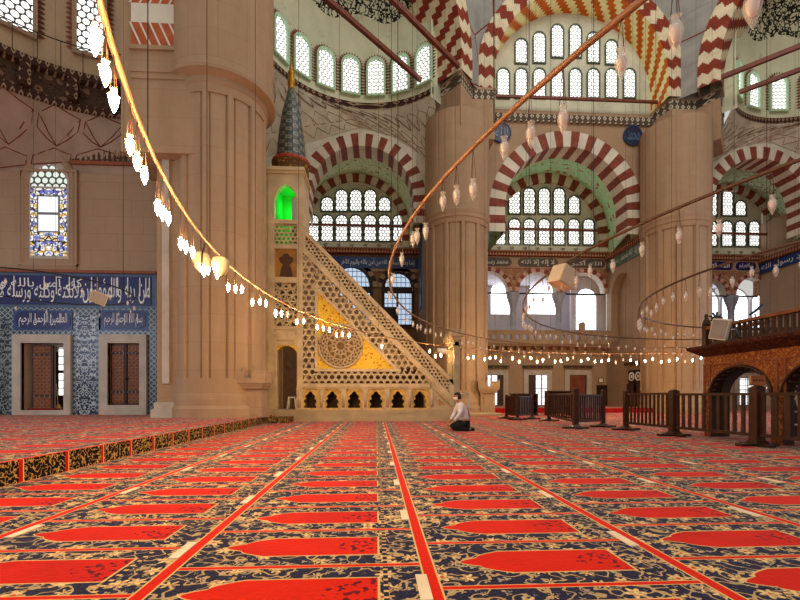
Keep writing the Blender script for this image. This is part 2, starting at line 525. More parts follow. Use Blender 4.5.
def arch(B, cx, zc, ri, ro, y0, y1, n, m=(0, 1), sy=1.0, leg=0.0, zig=False, mi=None, back=None):
    P, s0, s1 = arc_path(cx, zc, sy, (ri + ro) / 2, leg)
    sub = 8 if zig else 4
    N = n * sub
    nr = 12 if zig else 1
    nd = 8 if zig else 1
    mi = mi or m
    tri = [0, 1, 2, 3, 2, 1] if zig else [0]
    S = [s0 + (s1 - s0) * i / N for i in range(N + 1)]
    rows = [[(P(s, ri + (ro - ri) * k / nr)[0], y0, P(s, ri + (ro - ri) * k / nr)[1]) for k in range(nr + 1)] for s in S]
    B.grid(rows, sm=False, mf=lambda i, k: m[((i + tri[k % len(tri)]) // sub) % 2])
    rows = [[(P(s, ri)[0], y0 + (y1 - y0) * k / nd, P(s, ri)[1]) for k in range(nd + 1)] for s in S]
    B.grid(rows, sm=False, mf=lambda i, k: mi[((i + (k * 3 if zig else 0)) // sub) % 2])
    rows = [[(P(s, ro)[0], y0 + (y1 - y0) * k, P(s, ro)[1]) for k in (0, 1)] for s in S]
    B.grid(rows, sm=False, mf=lambda i, k: m[0])
    if back:
        rows = [[(P(s, r)[0], y1, P(s, r)[1]) for r in (ri, ro)] for s in S]
        B.grid(rows, sm=False, mf=lambda i, k: m[(i // sub) % 2])

def spandrel(B, cx, zc, ro, y, x0, x1, z0, ztop, m=0, sy=1.0, leg=0.0, N=36):
    pts = [(cx + ro * cos(pi * i / N), zc + ro * sin(pi * i / N) * sy) for i in range(N + 1)]
    for (xa, za), (xb, zb) in zip(pts, pts[1:]):
        B.face([(xb, y, zb), (xa, y, za), (xa, y, ztop), (xb, y, ztop)], m)
    B.face([(cx + ro, y, z0), (x1, y, z0), (x1, y, ztop), (cx + ro, y, ztop)], m)
    B.face([(x0, y, z0), (cx - ro, y, z0), (cx - ro, y, ztop), (x0, y, ztop)], m)

def arch_outline(w, h, n=12, pointed=0.0):
    r = w / 2
    zs = h - r * (1 + pointed)
    return [(-r, 0.0), (r, 0.0)] + [(r * cos(pi * i / n), zs + r * (1 + pointed) * sin(pi * i / n) ** (1 if not pointed else 1)) for i in range(n + 1)]

WN = [0]
def window(x, y, z, w, h, rz=0.0, label='', pane=None, fr=None, bw=.10, dep=.08, teeth=None, name='arched'):
    WN[0] += 1
    B = MB()
    a = arch_outline(w, h); b = arch_outline(w + 2 * bw, h + bw)
    b = [(px, pz - (bw if i < 2 else 0)) for i, (px, pz) in enumerate(b)]
    n = len(a)
    for i in range(n):
        j = (i + 1) % n
        B.face([(a[i][0], -dep, a[i][1]), (a[j][0], -dep, a[j][1]), (b[j][0], -dep, b[j][1]), (b[i][0], -dep, b[i][1])], 0)
        B.face([(b[i][0], -dep, b[i][1]), (b[j][0], -dep, b[j][1]), (b[j][0], 0.02, b[j][1]), (b[i][0], .02, b[i][1])], 0)
        B.face([(a[i][0], -dep, a[i][1]), (a[j][0], -dep, a[j][1]), (a[j][0], 0.02, a[j][1]), (a[i][0], .02, a[i][1])], 0)
    o = B.build('window_%d' % WN[0], fr or DKGREEN)
    o.location = (x, y, z); o.rotation_euler = (0, 0, rz)
    struct(o, label)
    Q = MB(); Q.face([(px, -.012, pz) for px, pz in a], 0)
    Q.build('pane', pane or PANE, o)
    if teeth:
        T = MB()
        c = arch_outline(w + 2 * bw + .04, h + bw + .02, 14)[1:]
        L = []
        for (p, q) in zip(c, c[1:]):
            d = hypot(q[0] - p[0], q[1] - p[1]); k = max(1, round(d / .17))
            for t in range(k): L.append(((p[0] + (q[0] - p[0]) * (t + .5) / k, p[1] + (q[1] - p[1]) * (t + .5) / k), ((q[1] - p[1]) / d, -(q[0] - p[0]) / d)))
        for i in range(2): pass
        c0 = [(-c[0][0], 0)]
        k = max(1, round((h - w / 2) / .17))
        for (p, nrm) in L:
            tx, tz = -nrm[1], nrm[0]
            T.face([(p[0] + tx * .055, -.03, p[1] + tz * .055), (p[0] - tx * .055, -.03, p[1] - tz * .055), (p[0] - tx * .05 + nrm[0] * .09, -.03, p[1] - tz * .05 + nrm[1] * .09), (p[0] + nrm[0] * .2, -.03, p[1] + nrm[1] * .2), (p[0] + tx * .05 + nrm[0] * .09, -.03, p[1] + tz * .05 + nrm[1] * .09)])
        for t in range(k):
            zz = (t + .5) * (h - w / 2) / k
            for sgn in (-1, 1):
                xx = sgn * (w / 2 + bw + .02)
                T.face([(xx, -.03, zz - .055), (xx + sgn * .09, -.03, zz - .05), (xx + sgn * .2, -.03, zz), (xx + sgn * .09, -.03, zz + .05), (xx, -.03, zz + .055)])
        T.build('painted_border', teeth, o)
    return o

def arcade(B, x0, x1, zbot, ztop, y0, y1, ops, m=0, mo=None, sy=1.0):
    xs = {x0, x1}
    for c, r, zs in ops:
        for i in range(17): xs.add(min(x1, max(x0, c - r * cos(pi * i / 16))))
    xs = sorted(xs)
    def zb(x, left):
        e = 1e-6 if left else -1e-6
        for c, r, zs in ops:
            if abs(x + e - c) < r: return zs + sqrt(max(0, r * r - (x - c) ** 2)) * sy
        return zbot
    for xa, xb in zip(xs, xs[1:]):
        if xb - xa < 1e-5: continue
        za, zb_ = zb(xa, True), zb(xb, False)
        B.face([(xa, y0, za), (xb, y0, zb_), (xb, y0, ztop), (xa, y0, ztop)], m)
        B.face([(xa, y1, za), (xb, y1, zb_), (xb, y1, ztop), (xa, y1, ztop)], m)
        B.face([(xa, y0, za), (xb, y0, zb_), (xb, y1, zb_), (xa, y1, za)], m if mo is None else mo)
        B.face([(xa, y0, ztop), (xb, y0, ztop), (xb, y1, ztop), (xa, y1, ztop)], m)
    for c, r, zs in ops:
        for x in (c - r, c + r):
            if x0 < x < x1: B.face([(x, y0, zbot), (x, y1, zbot), (x, y1, zs), (x, y0, zs)], m if mo is None else mo)
    for x in (x0, x1): B.face([(x, y0, zbot), (x, y1, zbot), (x, y1, ztop), (x, y0, ztop)], m)

def lattice(B, poly, y0, y1, sp, w, angs, m=0, ph=.5):
    n = len(poly)
    cx = sum(p[0] for p in poly) / n; cz = sum(p[1] for p in poly) / n
    R = max(hypot(p[0] - cx, p[1] - cz) for p in poly)
    for ai, a in enumerate(angs):
        d = (cos(a), sin(a)); nr = (-sin(a), cos(a))
        k = int(R / sp) + 2
        for i in range(-k, k + 1):
            c = (i + ph) * sp
            o = (cx + nr[0] * c, cz + nr[1] * c)
            t0, t1 = -1e9, 1e9; ok = True
            for j in range(n):
                p, q = poly[j], poly[(j + 1) % n]
                ex, ez = q[0] - p[0], q[1] - p[1]
                den = ex * d[1] - ez * d[0]; num = ex * (o[1] - p[1]) - ez * (o[0] - p[0])   # inside: cross >= 0
                if abs(den) < 1e-9:
                    if num < 0: ok = False
                    continue
                t = -num / den
                if den > 0: t0 = max(t0, t)
                else: t1 = min(t1, t)
            if not ok or t1 - t0 < w: continue
            h = (t0 + t1) / 2
            B.obox((o[0] + d[0] * h, (y0 + y1) / 2, o[1] + d[1] * h), (d[0] * (t1 - t0) / 2, 0, d[1] * (t1 - t0) / 2), (0, (y1 - y0) / 2 * (1 - .04 * ai), 0), (nr[0] * w / 2, 0, nr[1] * w / 2), m)
GIRIH = [radians(a) for a in (0, 36, 72, 108, 144)]
KAG = [radians(a) for a in (0, 60, 120)]
def border(B, poly, w, y0, y1, m=0):
    n = len(poly)
    for i in range(n):
        p, q = Vector((poly[i][0], 0, poly[i][1])), Vector((poly[(i + 1) % n][0], 0, poly[(i + 1) % n][1]))
        d = (q - p); L = d.length
        if L < 1e-4: continue
        d /= L; nn = Vector((-d.z, 0, d.x))
        c = (p + q) / 2 + nn * w / 2
        B.obox((c.x, (y0 + y1) / 2, c.z), d * L / 2, (0, (y1 - y0) / 2 - .003 * i, 0), nn * w / 2, m)
def R(B, px0, px1, py0, py1, Y0, Y1, m=0):
    x0, x1 = WX(px0, Y0), WX(px1, Y0); pm = (px0 + px1) / 2
    B.box(x0, x1, Y0, Y1, W(pm, py1, Y0)[1], W(pm, py0, Y0)[1], m)

# ---------------------------------------------------------------- Arabic lettering from Unicode presentation forms
FORMS = {}
for cp in range(0xFE80, 0xFEFD):
    d = unicodedata.decomposition(chr(cp)).split()
    if d: FORMS.setdefault(''.join(chr(int(h, 16)) for h in d[1:]), {})[d[0][1:-1]] = chr(cp)
def shape(t):
    words = []
    for word in t.split(' '):
        toks = []; i = 0
        while i < len(word):
            if word[i:i + 2] in FORMS: toks.append(word[i:i + 2]); i += 2
            else: toks.append(word[i]); i += 1
        out = []
        for i, k in enumerate(toks):
            f = FORMS.get(k)
            if not f: out.append(k); continue
            pj = i > 0 and 'initial' in FORMS.get(toks[i - 1], {})
            nj = i + 1 < len(toks) and 'initial' in f and toks[i + 1] in FORMS and 'final' in FORMS[toks[i + 1]]
            out.append(f.get('medial' if pj and nj else 'final' if pj else 'initial' if nj else 'isolated', f.get('isolated')))
        words.append(''.join(out))
    return ' '.join(words)[::-1]
def lettering(name, text, x0, x1, z0, z1, y, mat, parent=None, rz=0.0, loc=(0, 0, 0), raw=False, depth=.01, off=0.0):
    cu = bpy.data.curves.new('lettering', 'FONT'); cu.body = text if raw else shape(text); cu.offset = off
    cu.resolution_u = 3
    t = bpy.data.objects.new('lettering_tmp', cu); COL.objects.link(t)
    bpy.context.view_layer.update()
    me = bpy.data.meshes.new_from_object(t.evaluated_get(bpy.context.evaluated_depsgraph_get()))
    bpy.data.objects.remove(t); bpy.data.curves.remove(cu)
    vs = [v.co.copy() for v in me.vertices]
    ax, bx = min(v.x for v in vs), max(v.x for v in vs); az, bz = min(v.y for v in vs), max(v.y for v in vs)
    B = MB()
    def mp(v, yy): return (x0 + (v.x - ax) / (bx - ax) * (x1 - x0), yy, z0 + (v.y - az) / (bz - az) * (z1 - z0))
    n = len(vs)
    B.add([mp(v, y) for v in vs], [list(p.vertices) for p in me.polygons])
    bpy.data.meshes.remove(me)
    o = B.build(name, mat, parent); o.location = loc; o.rotation_euler = (0, 0, rz)
    return o
def mm(*a):   # list helper
    return list(a)
# ================================================================ THE GREAT HALL
P1, P2, P3 = (-5.2, 14.75), (4.55, 24.2), (17.25, 24.0)
PR = 1.76
ZB, ZC = 10.75, 17.9            # moulding on the piers, cornice under the great arches
YB, YF = 29.4, 25.15             # back wall of the side bays, plane of their front arches

# ---- floor
B = MB(); B.box(-16, 34, -3, 36, -.2, 0, 0)
struct(B.build('floor', CARPET), 'red prayer carpet with rows of niche-shaped mats and navy floral borders')
B = MB(); B.box(-17, -3.75, -3, 17.5, 0.0, .24, 0)
pl = struct(B.build('floor_platform', CARPET), 'raised carpeted platform along the tiled wall')
B = MB(); B.box(-3.755, -3.73, -3, 15.0, 0.0, .235, 0); B.box(-3.75, -2.95, 14.6, 15.5, 0, .2, 0)
B.build('edge_strip', CARPET_E, pl)
B = MB(); B.box(5.6, 16.6, 23.3, 36, 0.0, .27, 0)
pl = struct(B.build('floor_platform.001', CARPET), 'low carpeted step in front of the back wall')
B = MB(); B.box(5.6, 16.6, 23.26, 23.3, 0.0, .26, 0)
B.build('edge_strip', CRIMSON, pl)

# ---- piers
def pier(name, c, r, zb, z0, n, label, up=1.0):
    B = MB()
    fa = 2 * pi / n
    def fl(a):
        t = abs(((a / fa) % 1.0) - .5)
        return 1.0 if t > .36 else (.93 if t > .32 else .958)
    def fl2(a):
        t = abs(((a / fa) % 1.0) - .5)
        return 1.0 if t > .04 else .99
    seg = n * 16
    o = (c[0], c[1], 0)
    B.lathe([(r * 1.07, z0), (r * 1.07, z0 + .32), (r * 1.03, z0 + .42), (r * 1.03, z0 + .62), (r * 1.0, z0 + .8), (r * 1.0, z0 + 1.25)], seg, o, 0, False)
    B.lathe([(r, z0 + 1.2), (r, zb - .55)], seg, o, 0, False, fl, .02)
    B.lathe([(r * .99, zb - .6), (r * 1.0, zb - .35), (r * 1.03, zb - .3), (r * 1.03, zb - .15), (r * 1.05 * up, zb - .05), (r * 1.06 * up, zb + .05), (r * 1.02 * up, zb + .12), (r * 1.01 * up, zb + .3)], seg, o, 0, False)
    B.lathe([(r * 1.01 * up, zb + .2), (r * 1.02 * up, 16.2 if up == 1 else 17.4)], seg, o, 0, False, fl2)
    return struct(B.build(name, S_PIER), label)
pier('pier', P1, 1.45, 10.75, .2, 12, 'massive fluted stone pier beside the tiled wall', 1.14)
pier('pier.001', P2, PR, ZB, 0, 12, 'fluted stone pier behind the foot of the pulpit stair')
pier('pier.002', P3, PR, ZB, 0, 12, 'fluted stone pier behind the wooden fence and gallery platform')
def capital(name, c, r, rot, z0=17.0, z1=18.05):
    B = MB()
    poly = [(c[0] + r * cos(rot + pi / 4 * k), c[1] + r * sin(rot + pi / 4 * k)) for k in range(8)]
    B.prismz([(c[0] + (x - c[0]) * .93, c[1] + (y - c[1]) * .93) for x, y in poly], z0 - 1.2, z1 - .5, 0)
    B.prismz(poly, z1 - .5, z1 - .08, 1)
    B.prismz([(c[0] + (x - c[0]) * 1.04, c[1] + (y - c[1]) * 1.04) for x, y in poly], z1 - .1, z1, 0)
    return struct(B.build(name, [S_PIER, CREST]), 'black and white palmette cornice crowning a stone pier')
def capital2(name, pts, c):
    B = MB()
    sc = lambda f: [(c[0] + (x - c[0]) * f, c[1] + (y - c[1]) * f) for x, y in pts]
    B.prismz(sc(.97), 15.2, 17.45, 0); B.prismz(sc(.985), 17.4, 17.92, 1); B.prismz(sc(1.03), 17.9, 18.03, 0)
    return struct(B.build(name, [S_PIER, CREST]), 'black and white palmette cornice crowning a stone pier')
p = lambda px, Y: (WX(px, Y), Y)
capital2('trim_1', [p(461, 22.3), p(473, 23.55), p(496, 23.55), (6.6, 25.6), (4.2, 25.6), p(428, 24.4)], P2)
d_ = p(722, 22.75)
capital2('trim_2', [p(651, 25.12), p(671, 23.75), p(698, 23.75), d_, (d_[0] + 1.5, 24.3), (d_[0] + .6, 25.6)], P3)

# engaged pilaster between the tiled wall and the first pier
B = MB()
YP = 13.85
xa, xb = WX(157, YP), WX(192, YP)
B.box(xa, xb, YP, 17, .2, 10.2, 0)
B.box(xa + .18, xa + .40, YP - .07, YP + .1, 1.3, 9.2, 1); B.box(xa + .56, xa + .68, YP - .05, YP + .1, 1.3, 9.2, 0)
B.box(xa - .12, xb, YP - .16, 17, .2, .5, 1); B.box(xa - .05, xb, YP - .1, 17, .5, .72, 1)
struct(B.build('wall_pilaster', [S_PIER, S_PALE]), 'pale stone pilaster between the tiles and the great pier')
# striped springing block of the apse arch
B = MB()
Y0 = 13.36
x0, x1 = WX(131, Y0), WX(180, Y0)
zs = W(155, 46, Y0)[1]
z = zs - .12
for h_, m_ in zip([.12, .70, .58, .70, .58, .7, .6], [2, 0, 1, 0, 1, 0, 1]):
    e = .04 if m_ == 2 else 0
    B.box(x0 - e, x1 + e, Y0 - e, 15.2, z, z + h_, m_)
    if m_ == 0:
        for k in range(5):
            xx = x0 + (x1 - x0) * (k + .45) / 5; s_ = .16 if z > zs + .8 else -.16
            B.face([(xx - .03 - s_, Y0 - .006, z), (xx + .03 - s_, Y0 - .006, z), (xx + .03 + s_, Y0 - .006, z + h_), (xx - .03 + s_, Y0 - .006, z + h_)], 1)
    z += h_
xa_, xb_ = WX(121, 13.4), WX(206, 13.4)
B.box(xa_, xb_, 13.4, 15.2, W(140, 152, 13.4)[1], z, 2)
B.box(xa_ + .3, xb_, 13.33, 13.5, 10.68, 10.82, 2); B.box(xa_ + .3, xb_, 13.36, 13.5, 10.5, 10.68, 2)
struct(B.build('arch', [plain('orange_red_paint', lin(170, 84, 46), .7, var=.2), WHITE_V, S_PIER]), 'red and white striped springing of an arch above the great pier')

def tracery(name, S, nu, rows, r, mat, parent):
    B = MB()
    for (v0, v1, kind) in rows:
        for i in range(nu):
            a, w = i / nu, 1 / nu
            g = .06 * w
            if kind == 0:   # shield
                P = [(a + g, v0 + .25 * (v1 - v0)), (a + .35 * w, v0), (a + w - g, v0 + .22 * (v1 - v0)), (a + w - g, v0 + .55 * (v1 - v0)), (a + .55 * w, v1), (a + g, v0 + .55 * (v1 - v0))]
                L = [P + [P[0]], [P[0], P[4]], [P[2], P[4]]]
            elif kind == 1:  # gabled panel
                P = [(a + g, v1), (a + g, v0 + .5 * (v1 - v0)), (a + .5 * w, v0), (a + w - g, v0 + .5 * (v1 - v0)), (a + w - g, v1)]
                L = [P + [P[0]]]
            else:            # zigzag band
                L = [[(a, v0), (a + .5 * w, v1), (a + w, v0)]]
            for q in L:
                pts = []
                for (p_, q_) in zip(q, q[1:]):
                    for t in (0, .5): pts.append(S(p_[0] + (q_[0] - p_[0]) * t, p_[1] + (q_[1] - p_[1]) * t))
                pts.append(S(*q[-1])); B.tube(pts, r, 4, sm=False)
    return B.build(name, mat, parent)
def loftfn(rows):
    n = len(rows[0]) - 1; m = len(rows) - 1
    def ip(row, u):
        f = max(0, min(1, u)) * n; i = min(int(f), n - 1); f -= i
        return Vector(row[i]) * (1 - f) + Vector(row[i + 1]) * f
    def S(u, v):
        f = max(0, min(1, v)) * m; i = min(int(f), m - 1); f -= i
        return ip(rows[i], u) * (1 - f) + ip(rows[i + 1], u) * f
    return S
# ---- great arches, drums of the two exedrae
def local(o, org, rz):
    o.location = org; o.rotation_euler = (0, 0, rz); return o
gx0, gx1 = WX(495, 23.6), WX(669, 23.6)
GC, GR, GZ = (gx0 + gx1) / 2, (gx1 - gx0) / 2, 18.9
B = MB(); arch(B, GC, GZ, GR, GR + 1.0, 23.6, 25.3, 33, (1, 0), leg=.9, zig=True, mi=(3, 2))
struct(B.build('arch.001', [DRED_V, BEIGE_V, ORANGE_V, YELLOW_V]), 'great arch with zigzag yellow and orange soffit over the middle bay')
B = MB(); spandrel(B, GC, GZ, GR + 1.0, 23.75, P2[0] - 1.2, P3[0] + 1.9, 17.9, 29, 0)
struct(B.build('wall_spandrel', FACET_C), 'grey painted spandrel above the great middle arch')
EXC = [(-.52, 19.4), None]
EXC[1] = (23.5, EXC[0][1])
ER = 5.05
for side in (0, 1):
    cx, cy = EXC[side]
    rz = pi / 4 if side == 0 else -pi / 4
    B = MB(); arch(B, 0, 18.9, 5.5, 6.55, -1.5, 1.0, 37, (1, 0), leg=.9, zig=True, mi=(3, 2))
    local(struct(B.build('arch', [DRED_V, BEIGE_V, DRED_V, BEIGE_V]), 'great diagonal arch with red zigzag stripes before the %s half dome' % ('tiled-spire side' if side == 0 else 'wooden-gallery side')), (cx, cy, 0), rz)
    B = MB(); spandrel(B, 0, 18.9, 6.55, -1.4, -8.2, 8.2, 17.9, 29, 0)
    local(struct(B.build('wall_spandrel', FACET_C), 'grey painted spandrel above a great diagonal arch'), (cx, cy, 0), rz)
    # drum and half dome (local y = outwards)
    B = MB(); N = 48
    ths = [-pi / 2 + pi * i / N for i in range(N + 1)]
    B.grid([[(ER * sin(t), ER * cos(t), zz) for t in ths] for zz in (17.2, 17.55)], 1)
    B.grid([[(ER * sin(t), ER * cos(t), zz) for t in ths] for zz in (17.55, 20.6)], 0)
    B.grid([[(ER * cos(e) * sin(t), ER * cos(e) * cos(t), 20.6 + ER * sin(e)) for t in ths] for e in [pi / 2 * i / 16 for i in range(17)]], 0)
    pts_ = [(6.8, 17.0)] + [(6.8 * cos(pi * i / 24), 18.9 + 6.8 * sin(pi * i / 24)) for i in range(25)] + [(-6.8, 17.0)]
    ins_ = [(4.9, 17.0)] + [(4.98 * cos(pi * i / 24), 20.6 + 4.98 * sin(pi * i / 24)) for i in range(25)] + [(-4.9, 17.0)]
    for i in range(len(pts_) - 1):
        B.face([(ins_[i][0], .08, ins_[i][1]), (pts_[i][0], .08, pts_[i][1]), (pts_[i + 1][0], .08, pts_[i + 1][1]), (ins_[i + 1][0], .08, ins_[i + 1][1])], 0)
    # re-origin for the painted pattern
    B.v = [(x, y, z - 20.6) for x, y, z in B.v]
    local(struct(B.build('half_dome', [DOME, BANDB]), 'plastered half dome with black arabesque crown, %s' % ('beyond the dark tiled spire' if side == 0 else 'above the wooden gallery')), (cx, cy, 20.6), rz)
    for k in range(-5, 3):
        th = radians(5.6 + 16.4 * k) if side == 0 else radians(4.5 - 20 * k)
        if abs(th - (-pi / 4 if side == 0 else pi / 4)) > 1.5: continue
        px, py = cx + (ER - .05) * sin(th), cy + (ER - .05) * cos(th)
        window(px, py, 17.95, .86, 1.98, -th, 'arched honeycomb window number %d along the ring under the half dome %s' % (k + 6, 'beyond the tiled spire' if side == 0 else 'above the wooden gallery'), PANE, MINT, .11, .16, RED_V)
    # stalactite transition from the drum down to the square corner
    s = 1 if side == 0 else -1
    cor = [(-6.6, 16.5, 13.0), (-6.6, 21.0, 13.6), (-6.6, 25.1, 14.6), (-3.6, 25.1, 15.7), (-.9, 25.1, 16.6), (1.4, 25.1, 16.0), (3.2, 25.1, 14.6), (3.8, 24.3, 14.0)]
    M_ = 40
    def along(t):
        u = t * (len(cor) - 1); i = min(int(u), len(cor) - 2); f = u - i
        return [cor[i][k] + (cor[i + 1][k] - cor[i][k]) * f for k in range(3)]
    c0 = EXC[0]
    top = [(c0[0] + ER * sin(radians(-135 + 180 * i / M_)), c0[1] + ER * cos(radians(-135 + 180 * i / M_)), 17.25) for i in range(M_ + 1)]
    bot = [along(i / M_) for i in range(M_ + 1)]
    mid = [tuple(.5 * (a + b) + (0, 0, .18)[k] for k, (a, b) in enumerate(zip(p, q))) for p, q in zip(top, bot)]
    rows = [top, mid, bot]
    if side: rows = [[(22.98 - x, y, z) for x, y, z in r] for r in rows]
    B = MB(); B.grid(rows, 0)
    w_ = struct(B.build('wall_stalactite', PL_STAL), 'pale stalactite vault carrying the half dome, %s' % ('beyond the tiled spire' if side == 0 else 'above the wooden gallery'))
    tracery('stalactite_ribs', loftfn(rows), 22, [(.16, .5, 0), (.56, .78, 1), (.82, .97, 2)], .02, LINE_B, w_)

# ---- upper tympanum of the middle bay, with cornice and windows
B = MB()
pts = [(GC + (GR + .05) * cos(pi * i / 40), GZ + (GR + .05) * sin(pi * i / 40)) for i in range(41)]
B.prism([(GC - GR - 1.5, 17.3), (GC + GR + 1.2, 17.3), (GC + GR + 1.2, GZ), *pts, (GC - GR - 1.5, GZ)], 25.25, 25.5)
struct(B.build('wall_tympanum', PL_TYMP), 'plaster wall of windows under the great middle arch')
for i, px in enumerate((503, 521, 539, 557, 575, 593, 611, 629)):
    xx, zz = W(px, 98, 25.25); window(xx, 25.23, zz, .67, 1.70, 0, 'arched honeycomb window, number %d of eight in the lower row beneath the great arch' % (i + 1), PANE, DKGREEN, .075)
for i, (px, py, h_) in enumerate(((521, 63.5, 1.40), (539, 63, 1.78), (557, 57.5, 1.90), (575, 57.5, 1.90), (593, 63, 1.78), (611, 64.5, 1.40))):
    xx, zz = W(px, py, 25.25); window(xx, 25.23, zz, .67, h_, 0, 'arched honeycomb window, number %d of six in the top row beneath the great arch' % (i + 1), PANE, DKGREEN, .075)
B = MB(); B.box(GC - 5.6, GC + 5.4, 24.98, 25.3, W(560, 122, 25)[1], W(560, 115, 25)[1], 0)
struct(B.build('trim_3', CREST), 'black and white palmette cornice below the windows of the great arch')
B = MB(); z_ = W(566, 98.5, 24.6)[1]; B.box(GC - 5.2, GC + 5.2, 24.55, 24.67, z_ - .07, z_ + .07)
struct(B.build('trim_tie_beam', BEAM), 'thin red iron tie beam across the great arch windows')
# paired tie beams of the diagonal arches
for side in (0, 1):
    cx, cy = EXC[side]; rz = pi / 4 if side == 0 else -pi / 4
    for k, yy in enumerate((-1.3, .8)):
        B = MB(); B.box(-5.6, 5.6, yy - .09, yy + .09, 18.12, 18.34)
        local(struct(B.build('trim_tie_beam', BEAM), 'red iron tie beam crossing below the half dome'), (cx, cy, 0), rz)

# ---- the three side bays
def bay(tagname, pin, pout, vault, frontmat, x_lo, x_hi, rows, dome):
    FX = {'middle': (5.5, 17.5), 'right': (17.52, 40), 'pulpit-side': (-20, 5.48)}[tagname]
    ci = WX(pin, YB); co = WX(pout, YF)
    if tagname == 'right': ci, co = WX(727, YB), WX(760, YF)
    ro_, ri_, zf, ra_, rb_, zc = (4.7, 3.75, 12.1, 4.3, 3.65, 12.1) if tagname == 'middle' else (3.75, 3.02, 12.5, 3.66, 3.14, 12.35)
    B = MB(); arch(B, ci, zc, rb_, ra_, YB - .25, YB, 31, (0, 1), leg=1.3)
    struct(B.build('arch', [WHITE_V, RED_V]), 'inner red and white striped arch framing the windows of the %s bay' % tagname)
    B = MB(); arch(B, co, zf, ri_, ro_, YF, YF + 1.3, 33, (0, 1), leg=1.4)
    struct(B.build('arch', [WHITE_V, RED_V]), 'outer red and white striped arch of the %s bay' % tagname)
    B = MB()
    P, s0, s1 = arc_path(0, 0, 1, 4.0, 1.4)
    S = [s0 + (s1 - s0) * i / 48 for i in range(49)]
    L = [0, .2, .25, .6, 1.0]
    rows_ = []
    for s in S:
        a = P(s, ri_ + .02); b = P(s, ra_ - .02); a = (a[0], a[1] + zf); b = (b[0], b[1] + zc)
        rows_.append([(co + a[0] + (ci + b[0] - co - a[0]) * t, YF + .1 + (YB - .2 - YF - .1) * t, a[1] + (b[1] - a[1]) * t) for t in L])
    B.grid(rows_, 0, True, mf=lambda i, k: (1 + (i // 2) % 2) if k == 0 else 0)
    struct(B.build('vault', [vault, WHITE_V, RED_V]), 'painted barrel vault over the %s bay' % tagname)
    B = MB(); B.box(x_lo, x_hi, YB, YB + .3, 10.9, 17.2)
    struct(B.build('wall_back', PL_TYMP), 'plaster tympanum wall of the %s bay' % tagname)
    B = MB(); spandrel(B, co, zf, ro_, YF, max(co - 6.4, FX[0]), min(co + 6.4, FX[1]), 10.7, 17.95 if dome is None else 17.1, 0)
    struct(B.build('wall_front', frontmat), 'wall above the outer striped arch of the %s bay' % tagname)
    # friezes
    zt = lambda py: W(545, py, YB)[1]
    B = MB(); B.box(x_lo, x_hi, YB - .12, YB + .1, zt(252.5), zt(246.5))
    for k in range(int((x_hi - x_lo) / .9)):
        xx = x_lo + .45 + k * .9
        for j in range(5):
            B.box(xx - .14 + .06 * j, xx - .11 + .06 * j, YB - .135, YB - .11, zt(251.5) + .06 * abs(2 - j), zt(248) , 1)
    struct(B.build('trim_4', [PL_TYMP, BANDB]), 'pale frieze with dark vases below the windows of the %s bay' % tagname)
    B = MB(); B.box(x_lo, x_hi, YB - .3, YB + .1, zt(257.6), zt(252.6)); B.box(x_lo, x_hi, YB - .38, YB + .1, zt(253.4), zt(252.4))
    struct(B.build('trim_5', MUQ), 'red stalactite cornice of the %s bay' % tagname)
    for r_, (py, h_, ps) in enumerate(rows):
        for i, px in enumerate(ps):
            hh = h_ if not isinstance(h_, (list, tuple)) else h_[i]
            xx, zz = W(px, py, YB)
            window(xx, YB - .02, zz, .74, hh, 0, 'arched honeycomb window, number %d of the %s row in the %s bay' % (i + 1, ('lower', 'upper')[r_], tagname), PANE, DKGREEN, .09)
    B = MB(); z_ = W(545, 229.5, YB - .6)[1]; B.box(x_lo, x_hi, YB - .66, YB - .54, z_ - .075, z_ + .075)
    struct(B.build('trim_tie_beam', BEAM), 'brown tie beam across the windows of the %s bay' % tagname)
    return ci, co
u6 = [1.15, 1.78, 1.78, 1.78, 1.78, 1.15]
BAYL = bay('pulpit-side', 356, 362, VAULT_L, PL_STAL, -6.6, 2.9,
           [(241, 1.72, (313, 327.3, 341.6, 355.9, 370.2, 384.5, 398.8)), (211, [.88, 1.4, 1.4, 1.4, .88], (327.3, 341.6, 355.9, 370.2, 384.5))], 1)
BAYM = bay('middle', 547, 567, VAULT_G, S_FAR, 6.2, 16.4,
           [(244.5, 1.74, (485, 499.5, 514.3, 529.1, 543.9, 558.7, 573.5, 588.3)), (213.7, [1.2, 1.74, 1.74, 1.74, 1.74, 1.2], (499.2, 514.2, 529.1, 543.9, 558.8, 573.8))], None)
BAYL = (21.8 - BAYL[0], 21.8 - BAYL[1])
bay('right', 0, 0, VAULT_R, PL_STAL, 19.2, 27.6,
           [(246, 1.74, (711, 726.5, 740, 753.5)), (215.5, [1.74, 1.74, 1.0], (711, 727, 740))], 1)
B = MB(); B.box(BAYM[1] - 6.3, BAYM[1] - 5.7, 24, 26.3, 10.9, 17.9)

